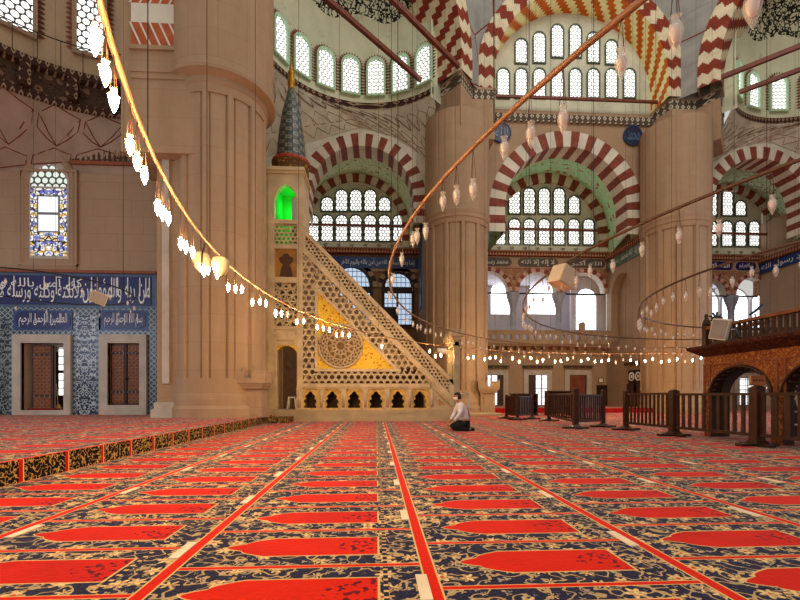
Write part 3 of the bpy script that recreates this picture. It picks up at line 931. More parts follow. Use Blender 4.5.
# ---- side walls of the bays, seen obliquely
def sidewall(name, X, label, y_near=24.6, ops=True, mat=None, text=None):
    B = MB()
    x0, x1 = -YB, -y_near            # local x runs towards the camera
    o_ = [(-27.6, 1.2, 7.75)] if ops else []
    arcade(B, x0, x1, 4.6, 13.2, 0, .5, o_, 0, 0, 1.1)
    B.box(x0, x1, 0, .5, 0, 4.6, 0)
    if ops:
        B.box(x0, x1, .52, .62, 4.5, 9.6, 1)
    o = struct(B.build(name, [S_WALL, S_FAR]), label)
    o.location = (X, 0, 0); o.rotation_euler = (0, 0, -pi / 2)
    C = MB(); C.box(x0, x1, -.1, .1, 9.62, 10.32, 0)
    f = C.build('inscription_frieze', mat or BLUE2, o)
    C = MB(); C.box(x0, x1, -.25, .1, 10.36, 10.72); C.build('cornice', MUQ, o)
    lettering('lettering', 'لا إله إلا الله محمد رسول الله', x0 + .3, x1 - .3, 9.72, 10.24, -.104, SCRIPT, f)
    return o
sidewall('wall_bay', 16.15, 'stone side wall with an arched opening next to the second fluted pier', mat=plain('green_glaze', lin(84, 112, 92), .4, var=.3))
sidewall('wall_bay.001', 27.4, 'side wall of the far bay with a blue inscription', 22.0, False)
B = MB(); B.box(2.85, 3.3, 24.6, YB, 0, 13.2); B.box(2.8, 2.86, 27.0, 28.6, 6.6, 12.0, 1)
struct(B.build('wall_bay.002', [S_WALL, LBLUE]), 'narrow side wall between the dark windows and the pier')
B = MB(); B.box(-6.9, -6.5, 15, YB, 0, 17)
struct(B.build('wall_bay.003', S_WALL), 'side wall of the bay behind the pulpit')

# ---- middle bay: inscription, arcade gallery, ground-floor wall
def gallery(label, x_lo, x_hi, ops, cols, bandmat, txt, panel_px, capm):
    zt = lambda py: W(545, py, YB)[1]
    B = MB(); B.box(x_lo, x_hi, YB - .14, YB + .2, zt(269), zt(257.8))
    band = struct(B.build('trim_6', S_FAR), 'inscription band over the arcade of the %s bay' % label)
    for i, (a, b) in enumerate(panel_px):
        xa, xb = WX(a, YB), WX(b, YB); z0, z1 = zt(267.6), zt(259.2); h = (z1 - z0) / 2
        C = MB()
        poly = [(xb - h + h * cos(t), (z0 + z1) / 2 + h * sin(t)) for t in [-pi / 2 + pi * k / 8 for k in range(9)]] + [(xa + h + h * cos(t), (z0 + z1) / 2 + h * sin(t)) for t in [pi / 2 + pi * k / 8 for k in range(9)]]
        C.prism(poly, YB - .17, YB - .13)
        pn = C.build('inscription_panel', bandmat, band)
        lettering('lettering', txt[i % len(txt)], xa + .25, xb - .25, z0 + .07, z1 - .07, YB - .175, SCRIPT if capm else WHITE_V, pn, off=.01)
    B = MB(); zs = zt(293)
    arcade(B, x_lo, x_hi, zs, zt(269), YB - .1, YB + .5, [(c, r, zs + .05) for c, r in ops], 0, 1, 1.02)
    struct(B.build('wall_arcade', [SPANDREL_G, WHITE_V]), 'painted wall above the gallery arches of the %s bay' % label)
    for c, r in ops:
        B = MB(); arch(B, c, zs + .05, r, r + .26, YB - .16, YB - .1, 15, (0, 1), 1.02)
        struct(B.build('arch', [plain('pink_voussoir', lin(188, 150, 136), .7), RED_V]), 'small pink and red striped gallery arch of the %s bay' % label)
    for x in cols:
        B = MB()
        B.lathe([(.30, 4.66), (.30, 4.9), (.22, 5.0), (.215, 7.1), (.24, 7.15), (.27, 7.35), (.36, 7.6), (.46, 7.9), (.46, zs)], 12, (x, YB + .2, 0))
        struct(B.build('column', COLM), 'grey marble gallery column with a stalactite capital in the %s bay' % label)
    B = MB(); B.box(x_lo, x_hi, YB + .1, YB + .18, zs - .07, zs + .03)
    struct(B.build('trim_tie_rod', IRON), 'dark iron tie rod across the gallery arches of the %s bay' % label)
    # floor slab with brackets, pierced parapet
    B = MB(); B.box(x_lo, x_hi, YB - .5, YB + 5, 4.36, 4.62); B.box(x_lo, x_hi, YB - .62, YB, 4.5, 4.66)
    n = int((x_hi - x_lo) / .62)
    for k in range(n):
        xx = x_lo + (k + .5) * (x_hi - x_lo) / n
        B.box(xx - .07, xx + .07, YB - .5, YB, 4.12, 4.36, 1)
    struct(B.build('floor_gallery', [S_FAR, SPANDREL_G]), 'stone gallery floor on small brackets, %s bay' % label)
    B = MB(); n = int((x_hi - x_lo) / .52); st = (x_hi - x_lo) / n
    arcade(B, x_lo, x_hi, 4.78, 5.36, YB - .55, YB - .42, [(x_lo + st * (k + .5), .15, 5.02) for k in range(n)], 0, 0)
    B.box(x_lo, x_hi, YB - .56, YB - .4, 4.62, 4.80); B.box(x_lo, x_hi, YB - .58, YB - .38, 5.34, 5.44)
    struct(B.build('trim_parapet', S_FAR), 'pierced stone parapet of the gallery in the %s bay' % label)
    B = MB(); B.box(x_lo, x_hi, YB + 4, YB + 4.3, 4.5, 11); B.box(x_lo, x_hi, YB + .5, YB + 4, 9.6, 9.8)
    struct(B.build('wall_gallery', LAV), 'whitewashed inner wall of the gallery in the %s bay' % label)
mops = [(WX(488.5, YB), 1.36), (WX(537, YB), 1.33), (WX(585, YB), 1.36)]
gallery('middle', 6.2, 16.15, mops, [WX(512.8, YB + .2), WX(558.6, YB + .2)], plain('dark_grey_panel', lin(84, 72, 64), .6), ['محمد رسول الله', 'لا إله إلا الله', 'الله أكبر'], [(470, 511), (517, 557), (566, 604)], False)
rops = [(WX(711, YB), 1.05), (WX(751, YB), 1.2)]
gallery('right', 19.2, 27.4, rops, [WX(731, YB + .2), WX(772, YB + .2)], NAVY, ['الله أكبر', 'بسم الله الرحمن الرحيم'], [(700, 731), (734, 754), (757, 771)], True)
# bright windows deep in the galleries
for i, (px, w_, x_) in enumerate(((503, 1.9, 0), (542.5, 2.35, 0), (468, 2, 0))):
    xx, zz = W(px, 314, YB + 3.9); window(xx, YB + 3.95, zz, w_, 2.6, 0, 'bright arched window number %d deep inside the middle gallery' % (i + 1), DAY, LAV, .12, .06)
for i, px in enumerate((705, 735, 765)):
    xx, zz = W(px, 330, YB + 3.9); window(xx, YB + 3.95, zz, 2.2, 3.3, 0, 'bright arched window number %d deep inside the right gallery' % (i + 1), DAY_LAV, LAV, .12, .06)
B = MB(); B.box(WX(571, 30.6), WX(606, 30.6), 30.6, 30.8, 4.66, 9.6)
struct(B.build('wall_gallery.002', LAV), 'whitewashed partition behind the third gallery arch')
xx, zz = W(586, 330, 30.55); window(xx, 30.58, zz, 1.5, 3.0, 0, 'pale barred window behind the third gallery arch', DAY_LAV, LAV, .1, .04)
# stone post on the parapet
B = MB(); xx = WX(582, YB - .5)
B.box(xx - .17, xx + .17, YB - .62, YB - .36, 4.66, 5.85); B.prism([(xx + .17 * cos(pi * k / 8), 5.85 + .17 * sin(pi * k / 8)) for k in range(9)], YB - .62, YB - .36)
tag(B.build('parapet_post', S_FAR), 'round-topped stone post standing on the middle gallery parapet', 'post', kind='structure')
# ground-floor back walls
B = MB(); B.box(6.2, 16.2, YB, YB + .4, 0, 4.4)
struct(B.build('wall_back', S_FAR), 'stone ground-floor wall under the middle gallery')
B = MB(); B.box(19.2, 27.5, YB, YB + .4, 0, 4.4)
struct(B.build('wall_back', S_FAR), 'stone ground-floor wall seen through the wooden gallery')
B = MB(); B.box(16.7, 19.3, 27.0, 29.8, 0, 18); B.box(28.0, 28.4, 15, 29.8, 0, 18)
struct(B.build('wall_side', S_FAR), 'stone wall between the middle and right bays')
B = MB(); B.box(2.9, 6.3, 26.9, 29.8, 0, 18)
struct(B.build('wall_side', S_FAR), 'stone wall between the pulpit bay and the middle bay')
def opening(px0, px1, py0, name, label, lit_px=None, wood_px=None, py1=406, Y=YB, glow=None):
    xa, xb = WX(px0, Y), WX(px1, Y); pm = (px0 + px1) / 2
    z0, z1 = W(pm, py1, Y)[1], W(pm, py0, Y)[1]
    z0 = max(z0, .27)
    B = MB(); f = .34
    B.box(xa - f, xa, Y - .12, Y + .02, z0, z1 + f); B.box(xb, xb + f, Y - .12, Y + .02, z0, z1 + f); B.box(xa, xb, Y - .12, Y + .02, z1, z1 + f)
    B.box(xa - f - .05, xb + f + .05, Y - .2, Y, z1 + f + .12, z1 + f + .32, 1)
    o = struct(B.build(name, [S_PALE, CREST_T]), label)
    C = MB(); C.box(xa, xb, Y - .03, Y + .01, z0, z1); C.build('recess', WOOD_D, o)
    if lit_px:
        a, b = WX(lit_px[0], Y), WX(lit_px[1], Y)
        C = MB(); C.face([(a, Y - .04, z0 + .05), (b, Y - .04, z0 + .05), (b, Y - .04, z1 - .03), (a, Y - .04, z1 - .03)]); C.build('pane', glow or DAY_LOW, o)
        C = MB(); m_ = (a + b) / 2; C.box(m_ - .03, m_ + .03, Y - .08, Y - .04, z0, z1); C.box(a, b, Y - .08, Y - .04, (z0 + z1) / 2 + .1, (z0 + z1) / 2 + .16)
        C.build('glazing_bar', STEEL, o)
    if wood_px:
        a, b = WX(wood_px[0], Y - .06), WX(wood_px[1], Y - .06)
        C = MB(); C.box(a, b, Y - .1, Y - .03, z0, z1 - .02)
        for k in range(4):
            zz = z0 + .12 + k * (z1 - z0 - .2) / 4
            C.box(a + .06, b - .06, Y - .125, Y - .1, zz, zz + (z1 - z0) / 4 - .14)
        C.build('shutter', wood_px[2], o)
    return o
opening(484, 503, 375, 'window_70', 'ground-floor window with one brown shutter beside the pier fountain', (485, 497.5), (497.5, 503, WOOD))
opening(528, 546.5, 375, 'window_71', 'ground-floor window with a brown shutter folded to its left half', (535.5, 546.5), (528, 535.5, WOOD))
opening(569, 586, 375, 'door_1', 'closed red-brown wooden door under the middle gallery', None, (569, 585, plain('red_brown_door', lin(122, 62, 38), .5, var=.25)))
opening(738, 756, 378, 'window_72', 'ground-floor window seen through the first arch of the wooden gallery', (739, 755), None)
xa, xb = WX(596.5, YB), WX(607.5, YB); B = MB(); B.box(xa, xb, YB - .1, YB + .02, .27, W(602, 385, YB)[1]); B.box(xa + .1, xb - .1, YB - .13, YB - .1, .5, 1.5)
struct(B.build('door_2', WOOD_D), 'low dark wooden door in the corner under the gallery')
xa, xb = WX(598, YB), WX(603, YB); z1 = W(600, 378, YB)[1]; B = MB(); B.box(xa, xb, YB - .06, YB, z1 - .34, z1); B.box(xa + .05, xb - .05, YB - .075, YB - .06, z1 - .29, z1 - .05, 1)
tag(B.build('notice_sign', [WOOD_L, PLASTIC_W]), 'small white framed notice on the wall above the low dark door', 'notice')
# ornate dark double door on the side wall
B = MB()
ya, yb = YonX(629.5, 16.1), YonX(644.5, 16.1)
B.box(16.02, 16.15, yb, ya, .27, 2.55, 0)
for yy in ((ya * .75 + yb * .25), (ya * .25 + yb * .75)):
    B.box(15.98, 16.03, yy - .5, yy + .5, .35, 1.7, 1)
d = struct(B.build('door_3', [WOOD_D, WOOD]), 'dark double door with round pale rosettes next to the second pier')
for yy in ((ya * .72 + yb * .28), (ya * .28 + yb * .72)):
    C = MB(); C.tube([(15.97, yy + .24 * cos(2 * pi * k / 14), 2.14 + .24 * sin(2 * pi * k / 14)) for k in range(14)], .05, 5, closed=True); C.sphere((15.97, yy, 2.14), .03, .1, .1)
    C.build('rosette', SCRIPT, d)
C = MB(); C.box(15.9, 16.16, yb - .3, ya + .3, 2.85, 3.05); C.build('crest', CREST_T, d)

# ---- lower part of the pulpit-side bay: blue inscription and dark glazed arches
zt = lambda py: W(390, py, YB)[1]
B = MB(); B.box(-6.6, 2.9, YB, YB + .4, 0, 11); B.box(-6.6, 2.9, YB - .1, YB, zt(272), zt(268.5), 1)
struct(B.build('wall_back', [plain('brown_painted_wall', lin(128, 92, 62), .7, var=.2), S_FAR]), 'brown painted wall behind the pulpit stair')
B = MB(); B.box(-6.6, 2.9, YB - .14, YB, zt(269), zt(258))
band = struct(B.build('trim_7', BLUE2), 'blue tiled inscription band behind the pulpit stair')
lettering('lettering', 'إنما يعمر مساجد الله من آمن بالله واليوم الآخر', -2.4, 2.6, zt(267.5), zt(259.5), YB - .145, SCRIPT, band)
for i, (pa, pb) in enumerate(((331, 371), (383.5, 412.5))):
    xa, xb = WX(pa, YB - .1), WX(pb, YB - .1); c = (xa + xb) / 2; r = (xb - xa) / 2
    zs, z0 = zt(287.5), zt(326)
    B = MB()
    B.box(xa - .12, xb + .12, YB - .12, YB - .02, z0 - .15, zs + .02, 0)
    B.prism([(c + (r + .1) * cos(pi * k / 16), zs + (r + .1) * sin(pi * k / 16)) for k in range(17)], YB - .12, YB - .02, 0)
    B.box(xa - .1, xb + .1, YB - .22, YB - .02, zs - .35, zs - .02, 0)
    o = struct(B.build('window_%d' % (73 + i), WOOD_D), 'dark timber window with an arched fanlight, %s' % ('half hidden by the pulpit stair' if i == 0 else 'next to the fluted pier'))
    C = MB(); C.face([(c + (r - .12) * cos(pi * k / 16), YB - .13, zs + .02 + (r - .12) * sin(pi * k / 16)) for k in range(17)]); C.build('fanlight_pane', DAY_BLUE, o)
    for (a, b, lo, hi) in ((xa + .08, c - .12, zs - 1.35, zs - .42), (c + .02, xb - .08, z0 + .1, zs - .42)):
        C = MB(); C.face([(a, YB - .13, lo), (b, YB - .13, lo), (b, YB - .13, hi), (a, YB - .13, hi)]); C.build('pane', DAY_BLUE, o)
    C = MB(); arch(C, c, zs, r + .12, r + .42, YB - .1, YB, 13, (0, 1))
    C.build('voussoir_ring', [S_FAR, WOOD_D], o)

# ---- round blue medallions
for i, (px, py, t) in enumerate(((501, 133, 'الله'), (632.5, 136, 'محمد'))):
    xx, zz = W(px, py, YF - .05); r = .57
    B = MB(); B.prism([(r * cos(2 * pi * k / 28), r * sin(2 * pi * k / 28)) for k in range(28)], -.05, .05, 0)
    B.tube([(r * cos(2 * pi * k / 28), -.05, r * sin(2 * pi * k / 28)) for k in range(28)], .035, 5, 1, True)
    o = tag(B.build('medallion', [plain('dark_navy_glaze', lin(16, 20, 54), .4, spec=.35), BLUE2]), 'round navy calligraphy medallion on the wall %s' % ('beside the first far pier' if i == 0 else 'beside the pier nearest the gallery'), 'medallion', 'round navy medallions')
    o.location = (xx, YF - .06, zz)
    lettering('lettering', t, -.38, .40, -.3, .32, -.06, LBLUE, o, off=.01)
# ================================================================ TILED SIDE WALL OF THE APSE
YW = 16.2
XR = WX(157.5, YW)
zw = lambda px, py: W(px, py, YW)[1]
B = MB()
# stone wall with the two door openings and the pointed window opening left as holes
d1 = (WX(24, YW), WX(66.5, YW), zw(45, 410), zw(45, 343.5)); d2 = (WX(110, YW), WX(141.5, YW), zw(126, 405), zw(126, 343.5))
ztop = zw(110, 150) + .1
B.box(-17, XR, YW, YW + .5, d1[3], ztop)
B.box(-17, d1[0], YW, YW + .5, .2, d1[3]); B.box(d1[1], d2[0], YW, YW + .5, .2, d1[3]); B.box(d2[1], XR, YW, YW + .5, .2, d1[3])
B.box(d1[0], d1[1], YW, YW + .5, .2, d1[2]); B.box(d2[0], d2[1], YW, YW + .5, .2, d2[2])
wl = struct(B.build('wall_left', S_WALL), 'stone side wall of the apse above the blue tiles')
R0 = lambda px0, px1, py0, py1, d, m, name, y1=YW: (lambda Q: (R(Q, px0, px1, py0, py1, YW - d, y1, 0), Q.build(name, m, wl))[1])(MB())
def rect(px0, px1, py0, py1, d, m, name):
    Q = MB(); Q.box(WX(px0, YW), min(WX(px1, YW), XR), YW - d, YW + .01, zw((px0 + px1) / 2, py1), zw((px0 + px1) / 2, py0)); return Q.build(name, m, wl)
rect(-60, 157.5, 270.5, 273.2, .14, REDTRIM, 'red_moulding')
rect(-60, 157.5, 273.2, 308, .05, LBLUE, 'tile_band')
band = rect(-60, 152.5, 276, 305, .07, NAVY, 'inscription_band')
zb0, zb1 = zw(76, 305), zw(76, 276)
h = zb1 - zb0
lettering('lettering', 'ملائكته وكتبه ورسله لا نفرق', WX(-22, YW), WX(86, YW), zb0 + .06, zb0 + h * .80, YW - .075, SCRIPT, band)
lettering('lettering', 'من ربه والمؤمنون', WX(84, YW), WX(151, YW), zb0 + .06, zb1 - .06, YW - .075, SCRIPT, band)
lettering('lettering', 'كل آمن بالله و', WX(2, YW), WX(84, YW), zb0 + h * .50, zb1 - .05, YW - .078, SCRIPT, band)
Q = MB()
for px in (16, 46, 58, 71, 93, 99, 113, 119, 129, 141, 147, 150.5):
    xx = WX(px, YW); Q.box(xx - .016, xx + .016, YW - .085, YW - .065, zb0 + h * random.uniform(.25, .4), zb1 - .05)
Q.build('tall_script_strokes', SCRIPT, band)
rect(-60, 157.5, 308, 334.5, .045, TILE_D, 'border_tiles')
for (a, b, t) in ((17, 72, 'العالمين الرحمن الرحيم'), (102, 147, 'بسم الله الرحمن الرحيم')):
    xa, xb = WX(a, YW), WX(b, YW); pm = (a + b) / 2; z0, z1 = zw(pm, 329), zw(pm, 312); hh = (z1 - z0) / 2
    poly = [(xb - hh + hh * cos(q), (z0 + z1) / 2 + hh * abs(sin(q)) ** .7 * (1 if sin(q) > 0 else -1)) for q in [-pi / 2 + pi * k / 10 for k in range(11)]] + [(xa + hh + hh * cos(q), (z0 + z1) / 2 + hh * abs(sin(q)) ** .7 * (1 if sin(q) > 0 else -1)) for q in [pi / 2 + pi * k / 10 for k in range(11)]]
    Q = MB(); Q.box(xa - .08, xb + .08, YW - .055, YW, z0 - .06, z1 + .06, 1); Q.prism(poly, YW - .07, YW - .05, 0)
    pn = Q.build('calligraphy_panel', [NAVY, BLUE2], wl)
    lettering('lettering', t, xa + .12, xb - .12, z0 + .05, z1 - .05, YW - .076, SCRIPT, pn)
    Q = MB()
    for k in range(4):
        xx = xa + (xb - xa) * (.36 + .14 * k + .03 * (k % 2)); Q.box(xx - .012, xx + .012, YW - .08, YW - .065, z0 + .2, z1 - .07)
    Q.build('tall_script_strokes', SCRIPT, pn)
rect(-60, 10.5, 318, 414.5, .05, TILE_B, 'floral_tiles'); rect(10.5, 16, 334, 414.5, .055, TILE_D, 'border_tiles')
rect(77.5, 97, 316, 414.5, .06, TILE_A, 'floral_tiles'); rect(73.5, 77.5, 311, 414.5, .055, TILE_D, 'border_tiles'); rect(97, 101.5, 311, 414.5, .055, TILE_D, 'border_tiles')
rect(149, 157.5, 308, 414.5, .055, TILE_D, 'border_tiles')
# doors
def doorframe(px0, px1, py0, py1, hole, name, label):
    Q = MB(); xa, xb = WX(px0, YW), WX(px1, YW); pm = (px0 + px1) / 2; z0, z1 = max(.24, zw(pm, py1)), zw(pm, py0)
    for d, g in ((.16, 0.0), (.11, .14), (.07, .26)):
        a, b, t, o_ = xa + g, xb - g, z1 - g, max(z0, hole[2])
        Q.box(a, hole[0], YW - d, YW, z0, t); Q.box(hole[1], b, YW - d, YW, z0, t); Q.box(hole[0], hole[1], YW - d, YW, hole[3], t)
        if hole[2] > z0 + .02: Q.box(hole[0], hole[1], YW - d, YW, z0, hole[2])
    return struct(Q.build(name, S_PALE), label)
dr = doorframe(15.5, 73.5, 335, 416, d1, 'door_4', 'marble doorway in the tiles with one carved wooden leaf standing open')
Q = MB(); Q.box(d1[0], d1[1], YW + .9, YW + 1.0, .2, 3.6); Q.box(d1[0] - .1, d1[0], YW + .4, YW + 1, .2, 3.6); Q.box(d1[1], d1[1] + .1, YW + .4, YW + 1, .2, 3.6); Q.box(d1[0], d1[1], YW + .4, YW + 1, d1[3], d1[3] + .1); Q.box(d1[0], d1[1], YW + .45, YW + 1, .1, d1[2])
Q.build('reveal', S_PALE, dr)
def leaf(x0, x1, z0, z1, y, parent, name='door_leaf'):
    Q = MB(); Q.box(x0, x1, y, y + .06, z0, z1, 0)
    for (za, zb) in ((z0 + .05, z0 + (z1 - z0) * .2), (z0 + (z1 - z0) * .23, z0 + (z1 - z0) * .83), (z0 + (z1 - z0) * .86, z1 - .05)):
        Q.box(x0 + .05, x1 - .05, y - .012, y, za, zb, 1)
        lattice(Q, [(x0 + .07, za + .02), (x1 - .07, za + .02), (x1 - .07, zb - .02), (x0 + .07, zb - .02)], y - .03, y - .012, .12, .018, [radians(45), radians(135), 0, radians(90)], 2)
    o = Q.build(name, [WOOD, plain('inlaid_walnut', lin(104, 58, 34), .5, var=.25), plain('inlay_strip', lin(140, 92, 58), .5)], parent)
    for zz in (z0 + (z1 - z0) * .21, z1 - (z1 - z0) * .155):
        H = MB()
        for k in range(4):
            xx = x0 + (x1 - x0) * (k + .5) / 4; H.sphere((xx, y - .03, zz), .03, .02, .03, 6, 4)
        H.build('door_stud', STEEL, o)
    return o
leaf(WX(30.5, YW), WX(51.5, YW), d1[2], d1[3] - .03, YW + .08, dr)
xa, xb = WX(57.5, YW + .9), WX(67, YW + .9)
Q = MB(); Q.box(xa, xb, YW + .82, YW + .9, .5, d1[3] - .22); Q.build('window_frame', WOOD, dr)
xa, xb = WX(60.5, YW + .9), WX(66.8, YW + .9)
PANEL = daylight('small_leaded_daylight', (1.0, .98, .95), 1.5, 3.0, .30, .12, (110, 96, 84))
for (za, zb) in ((.95, 1.78), (1.9, 2.75)):
    Q = MB(); Q.face([(xa, YW + .81, za), (xb, YW + .81, za), (xb, YW + .81, zb), (xa, YW + .81, zb)]); Q.build('pane', PANEL, dr)
dr = doorframe(101.5, 148.5, 335, 415, d2, 'door_5', 'marble framed cupboard doorway with closed double wooden doors in the tiles')
m_ = (d2[0] + d2[1]) / 2
leaf(d2[0], m_ - .015, d2[2], d2[3], YW + .04, dr); leaf(m_ + .015, d2[1], d2[2], d2[3], YW + .04, dr)
Q = MB(); Q.box(m_ - .03, m_ + .03, YW - .0, YW + .05, d2[2], d2[3]); Q.tube([(m_ + .06 + .05 * cos(a), YW - .02, 1.55 + .05 * sin(a)) for a in [2 * pi * k / 10 for k in range(10)]], .012, 5, 0, True)
Q.build('latch', WOOD_D, dr)
# red mat on the threshold and a broom leaning in the doorway
Q = MB(); Q.box(WX(27.5, YW), WX(55, YW), YW - .02, YW + .7, d1[2], d1[2] + .05)
for k in range(8): Q.box(WX(27.5, YW) + .12 * k, WX(27.5, YW) + .12 * k + .05, YW - .03, YW - .02, d1[2] + .01, d1[2] + .04)
tag(Q.build('door_mat', CRIMSON), 'dark red mat lying on the sill of the open marble doorway', 'mat')
t = thing('broom', 'pale broom leaning beside the open carved door leaf', 'broom', (WX(55.5, YW + .3), YW + .3, d1[2] + .0))
Q = MB(); Q.tube([(.1, 0, .1), (-.12, .2, .95)], .012, 6); Q.build('handle', PLASTIC_W, t)
Q = MB(); Q.prism([(.02, 0), (.22, 0), (.15, .2), (.08, .2)], -.03, .03); Q.build('brush_head', plain('straw', lin(206, 160, 90), .8), t)
# pointed stained glass window in a moulded stone frame
def pointed(w, h, n=10, k=1.25):
    r = w / 2; rise = r * k; zs = h - rise
    up = [(r * (1 - (i / n) ** 1.7), zs + rise * (1 - (1 - i / n) ** 1.25)) for i in range(n + 1)]
    return [(-r, 0), (r, 0)] + up + [(-x, z) for x, z in up[-2::-1]]
xw, z0 = W(49.5, 259, YW)
wW = WX(69, YW) - WX(29.5, YW); hW = zw(49, 156) - z0
WN[0] = 80
o = None
Q = MB(); lay = [(1.0, .0), (1.18, .05), (1.30, .12), (1.42, .05)]
polys = [[(x, z + (0 if i > 1 else -.12 * (s_ - 1) * 8)) for i, (x, z) in enumerate(pointed(wW * s_, hW + (s_ - 1) * wW * .5))] for s_, d in lay]
for j in range(3):
    a, b = polys[j], polys[j + 1]; n = len(a); da, db = lay[j][1], lay[j + 1][1]
    for i in range(n):
        k = (i + 1) % n
        Q.face([(a[i][0], -da, a[i][1]), (a[k][0], -da, a[k][1]), (b[k][0], -db, b[k][1]), (b[i][0], -db, b[i][1])])
a = polys[3]
for i in range(len(a)):
    k = (i + 1) % len(a); Q.face([(a[i][0], -.05, a[i][1]), (a[k][0], -.05, a[k][1]), (a[k][0], .01, a[k][1]), (a[i][0], .01, a[i][1])])
o = struct(Q.build('window_81', S_WALL), 'tall pointed stained-glass window in a moulded stone frame')
o.location = (xw, YW - .01, z0)
Q = MB(); border(Q, [(-wW * .74, -.25), (wW * .74, -.25), (wW * .74, hW * .86), (-wW * .74, hW * .86)], .07, -.1, .0); Q.build('outer_frame', S_WALL, o)
Q = MB(); Q.face([(x, -.015, z) for x, z in pointed(wW, hW)]); Q.build('plaster_ground', S_PALE, o)
iw = WX(67.5, YW) - WX(31, YW); zz = lambda py: zw(49, py) - z0
Q = MB(); Q.face([(x, -.03, zz(187) + z) for x, z in pointed(iw, zz(165) - zz(187), 10, .95)]); Q.build('tracery_pane', hexpane('pale_green_tracery_glass', .25, .7, (96, 100, 84), (.80, .92, .82), .40), o)
Q = MB(); Q.face([(-iw / 2, -.03, zz(256)), (iw / 2, -.03, zz(256)), (iw / 2, -.03, zz(189)), (-iw / 2, -.03, zz(189))]); Q.build('stained_pane', STAIN, o)
Q = MB()
for (a, b) in ((197, 213), (215.5, 232)):
    Q.face([(-iw * .29, -.045, zz(b)), (iw * .29, -.045, zz(b)), (iw * .29, -.045, zz(a)), (-iw * .29, -.045, zz(a))])
Q.build('clear_pane', daylight('pale_clear_pane', (.82, .88, 1.0), .85), o)
Q = MB(); border(Q, [(-iw * .31, zz(233)), (iw * .31, zz(233)), (iw * .31, zz(196)), (-iw * .31, zz(196))], .05, -.06, -.03); Q.box(-iw * .3, iw * .3, -.06, -.03, zz(215.5), zz(213)); Q.build('lead_frame', STEEL, o)
# crest frieze
B = MB(); xa, xb = WX(71, YW), XR + 1.0; z0 = zw(110, 166); z1 = zw(110, 150)
B.box(xa, xb, YW - .1, YW, z0, z0 + .12, 1); n = 22
for k in range(n):
    xx = xa + (xb - xa) * (k + .5) / n; w_ = (xb - xa) / n * .42
    B.prism([(xx - w_, z0 + .12), (xx + w_, z0 + .12), (xx + w_ * .5, z0 + .22), (xx + w_ * .7, z0 + .32), (xx, z1), (xx - w_ * .7, z0 + .32), (xx - w_ * .5, z0 + .22)], YW - .06, YW, 0)
struct(B.build('trim_8', [CREST_T, REDTRIM]), 'carved palmette crest along the top of the stone wall')
# stalactite zone, ornate ring cornice and drum with its windows
AC, AR = (-8.7, 11.4), 4.75
def ring(r, z, n=40, a0=-100, a1=60): return [(AC[0] + r * sin(radians(a0 + (a1 - a0) * i / n)), AC[1] + r * cos(radians(a0 + (a1 - a0) * i / n)), z) for i in range(n + 1)]
zc_ = 11.05
cor = [(-16, 8, 8.0), (-16, 16.15, 8.6), (-12.5, 16.17, 9.2), (-9.5, 16.17, 9.5), (-7.3, 16.17, 9.9), (-5.5, 16.1, 10.4)]
def along2(t):
    u = t * (len(cor) - 1); i = min(int(u), len(cor) - 2); f = u - i
    return tuple(cor[i][k] + (cor[i + 1][k] - cor[i][k]) * f for k in range(3))
top = ring(AR, zc_); bot = [along2(i / 40) for i in range(41)]
mid = [tuple(.45 * a + .55 * b + (0, .0, -.12)[k] for k, (a, b) in enumerate(zip(p, q))) for p, q in zip(top, bot)]
B = MB(); B.grid([top, mid, bot], 0); B.box(-17, -5.4, 16.19, 16.6, 9, 16)
w_ = struct(B.build('wall_stalactite', PL_APSE), 'warm plaster stalactite zone with dark red outlines above the tiled wall')
tracery('painted_outline', loftfn([top, mid, bot]), 10, [(.02, .60, 0), (.64, .97, 1)], .021, LINE_R, w_)
B = MB(); B.grid([ring(AR + .02, zc_ - .1), ring(AR - .12, zc_ - .08), ring(AR - .12, zc_ + .12), ring(AR - .05, zc_ + .14)], 1, False)
B.grid([ring(AR - .05, zc_ + .14), ring(AR - .05, zc_ + .85)], 0, False)
B.grid([ring(AR - .05, zc_ + .85), ring(AR - .3, zc_ + .9), ring(AR - .3, zc_ + 1.15), ring(AR, zc_ + 1.2)], 1, False)
struct(B.build('trim_9', [floral('dark_carved_frieze', lin(74, 54, 40), lin(120, 92, 70), lin(48, 34, 26), 3.0, .34), BANDB]), 'dark carved ring cornice with brackets under the apse half dome')
for k in range(9):
    a = -72 + 16 * k
    B = MB(); B.prism([(-.13, 0), (.13, 0), (.16, .3), (.13, .75), (-.13, .75), (-.16, .3)], -.26, .02)
    B.prism([(-.07, .1), (.07, .1), (.07, .62), (-.07, .62)], -.29, -.26)
    o = struct(B.build('trim_bracket', BANDB), 'carved bracket under the apse ring cornice')
    o.location = (AC[0] + (AR - .05) * sin(radians(a)), AC[1] + (AR - .05) * cos(radians(a)), zc_ + .13); o.rotation_euler = (0, 0, -radians(a))
B = MB(); B.grid([ring(AR, zc_ + 1.15), ring(AR, zc_ + 5)], 0)
struct(B.build('wall_drum', plaster('warm_plaster', lin(186, 160, 130))), 'warm plaster drum with windows above the ring cornice')
for k, (a, w_) in enumerate(((-68, .9), (-43, .9), (-18, .8), (8, .8))):
    window(AC[0] + (AR - .06) * sin(radians(a)), AC[1] + (AR - .06) * cos(radians(a)), zc_ + 2.0, w_, 2.6, -radians(a), 'large honeycomb window above the apse ring cornice, number %d from the dark edge' % (k + 1), PANE_N, S_WALL, .12, .12, plain('dull_red_border', lin(120, 74, 54), .7) if k == 0 else RED_V)
B = MB(); r_ = ring(AR - .32, zc_ + 2.0)
B.tube(r_, .02, 5)
for i in range(0, 41, 2):
    B.tube([r_[i], (r_[i][0], r_[i][1], zc_ + 1.12)], .014, 4)
struct(B.build('trim_railing', IRON), 'thin iron railing along the apse ring cornice')
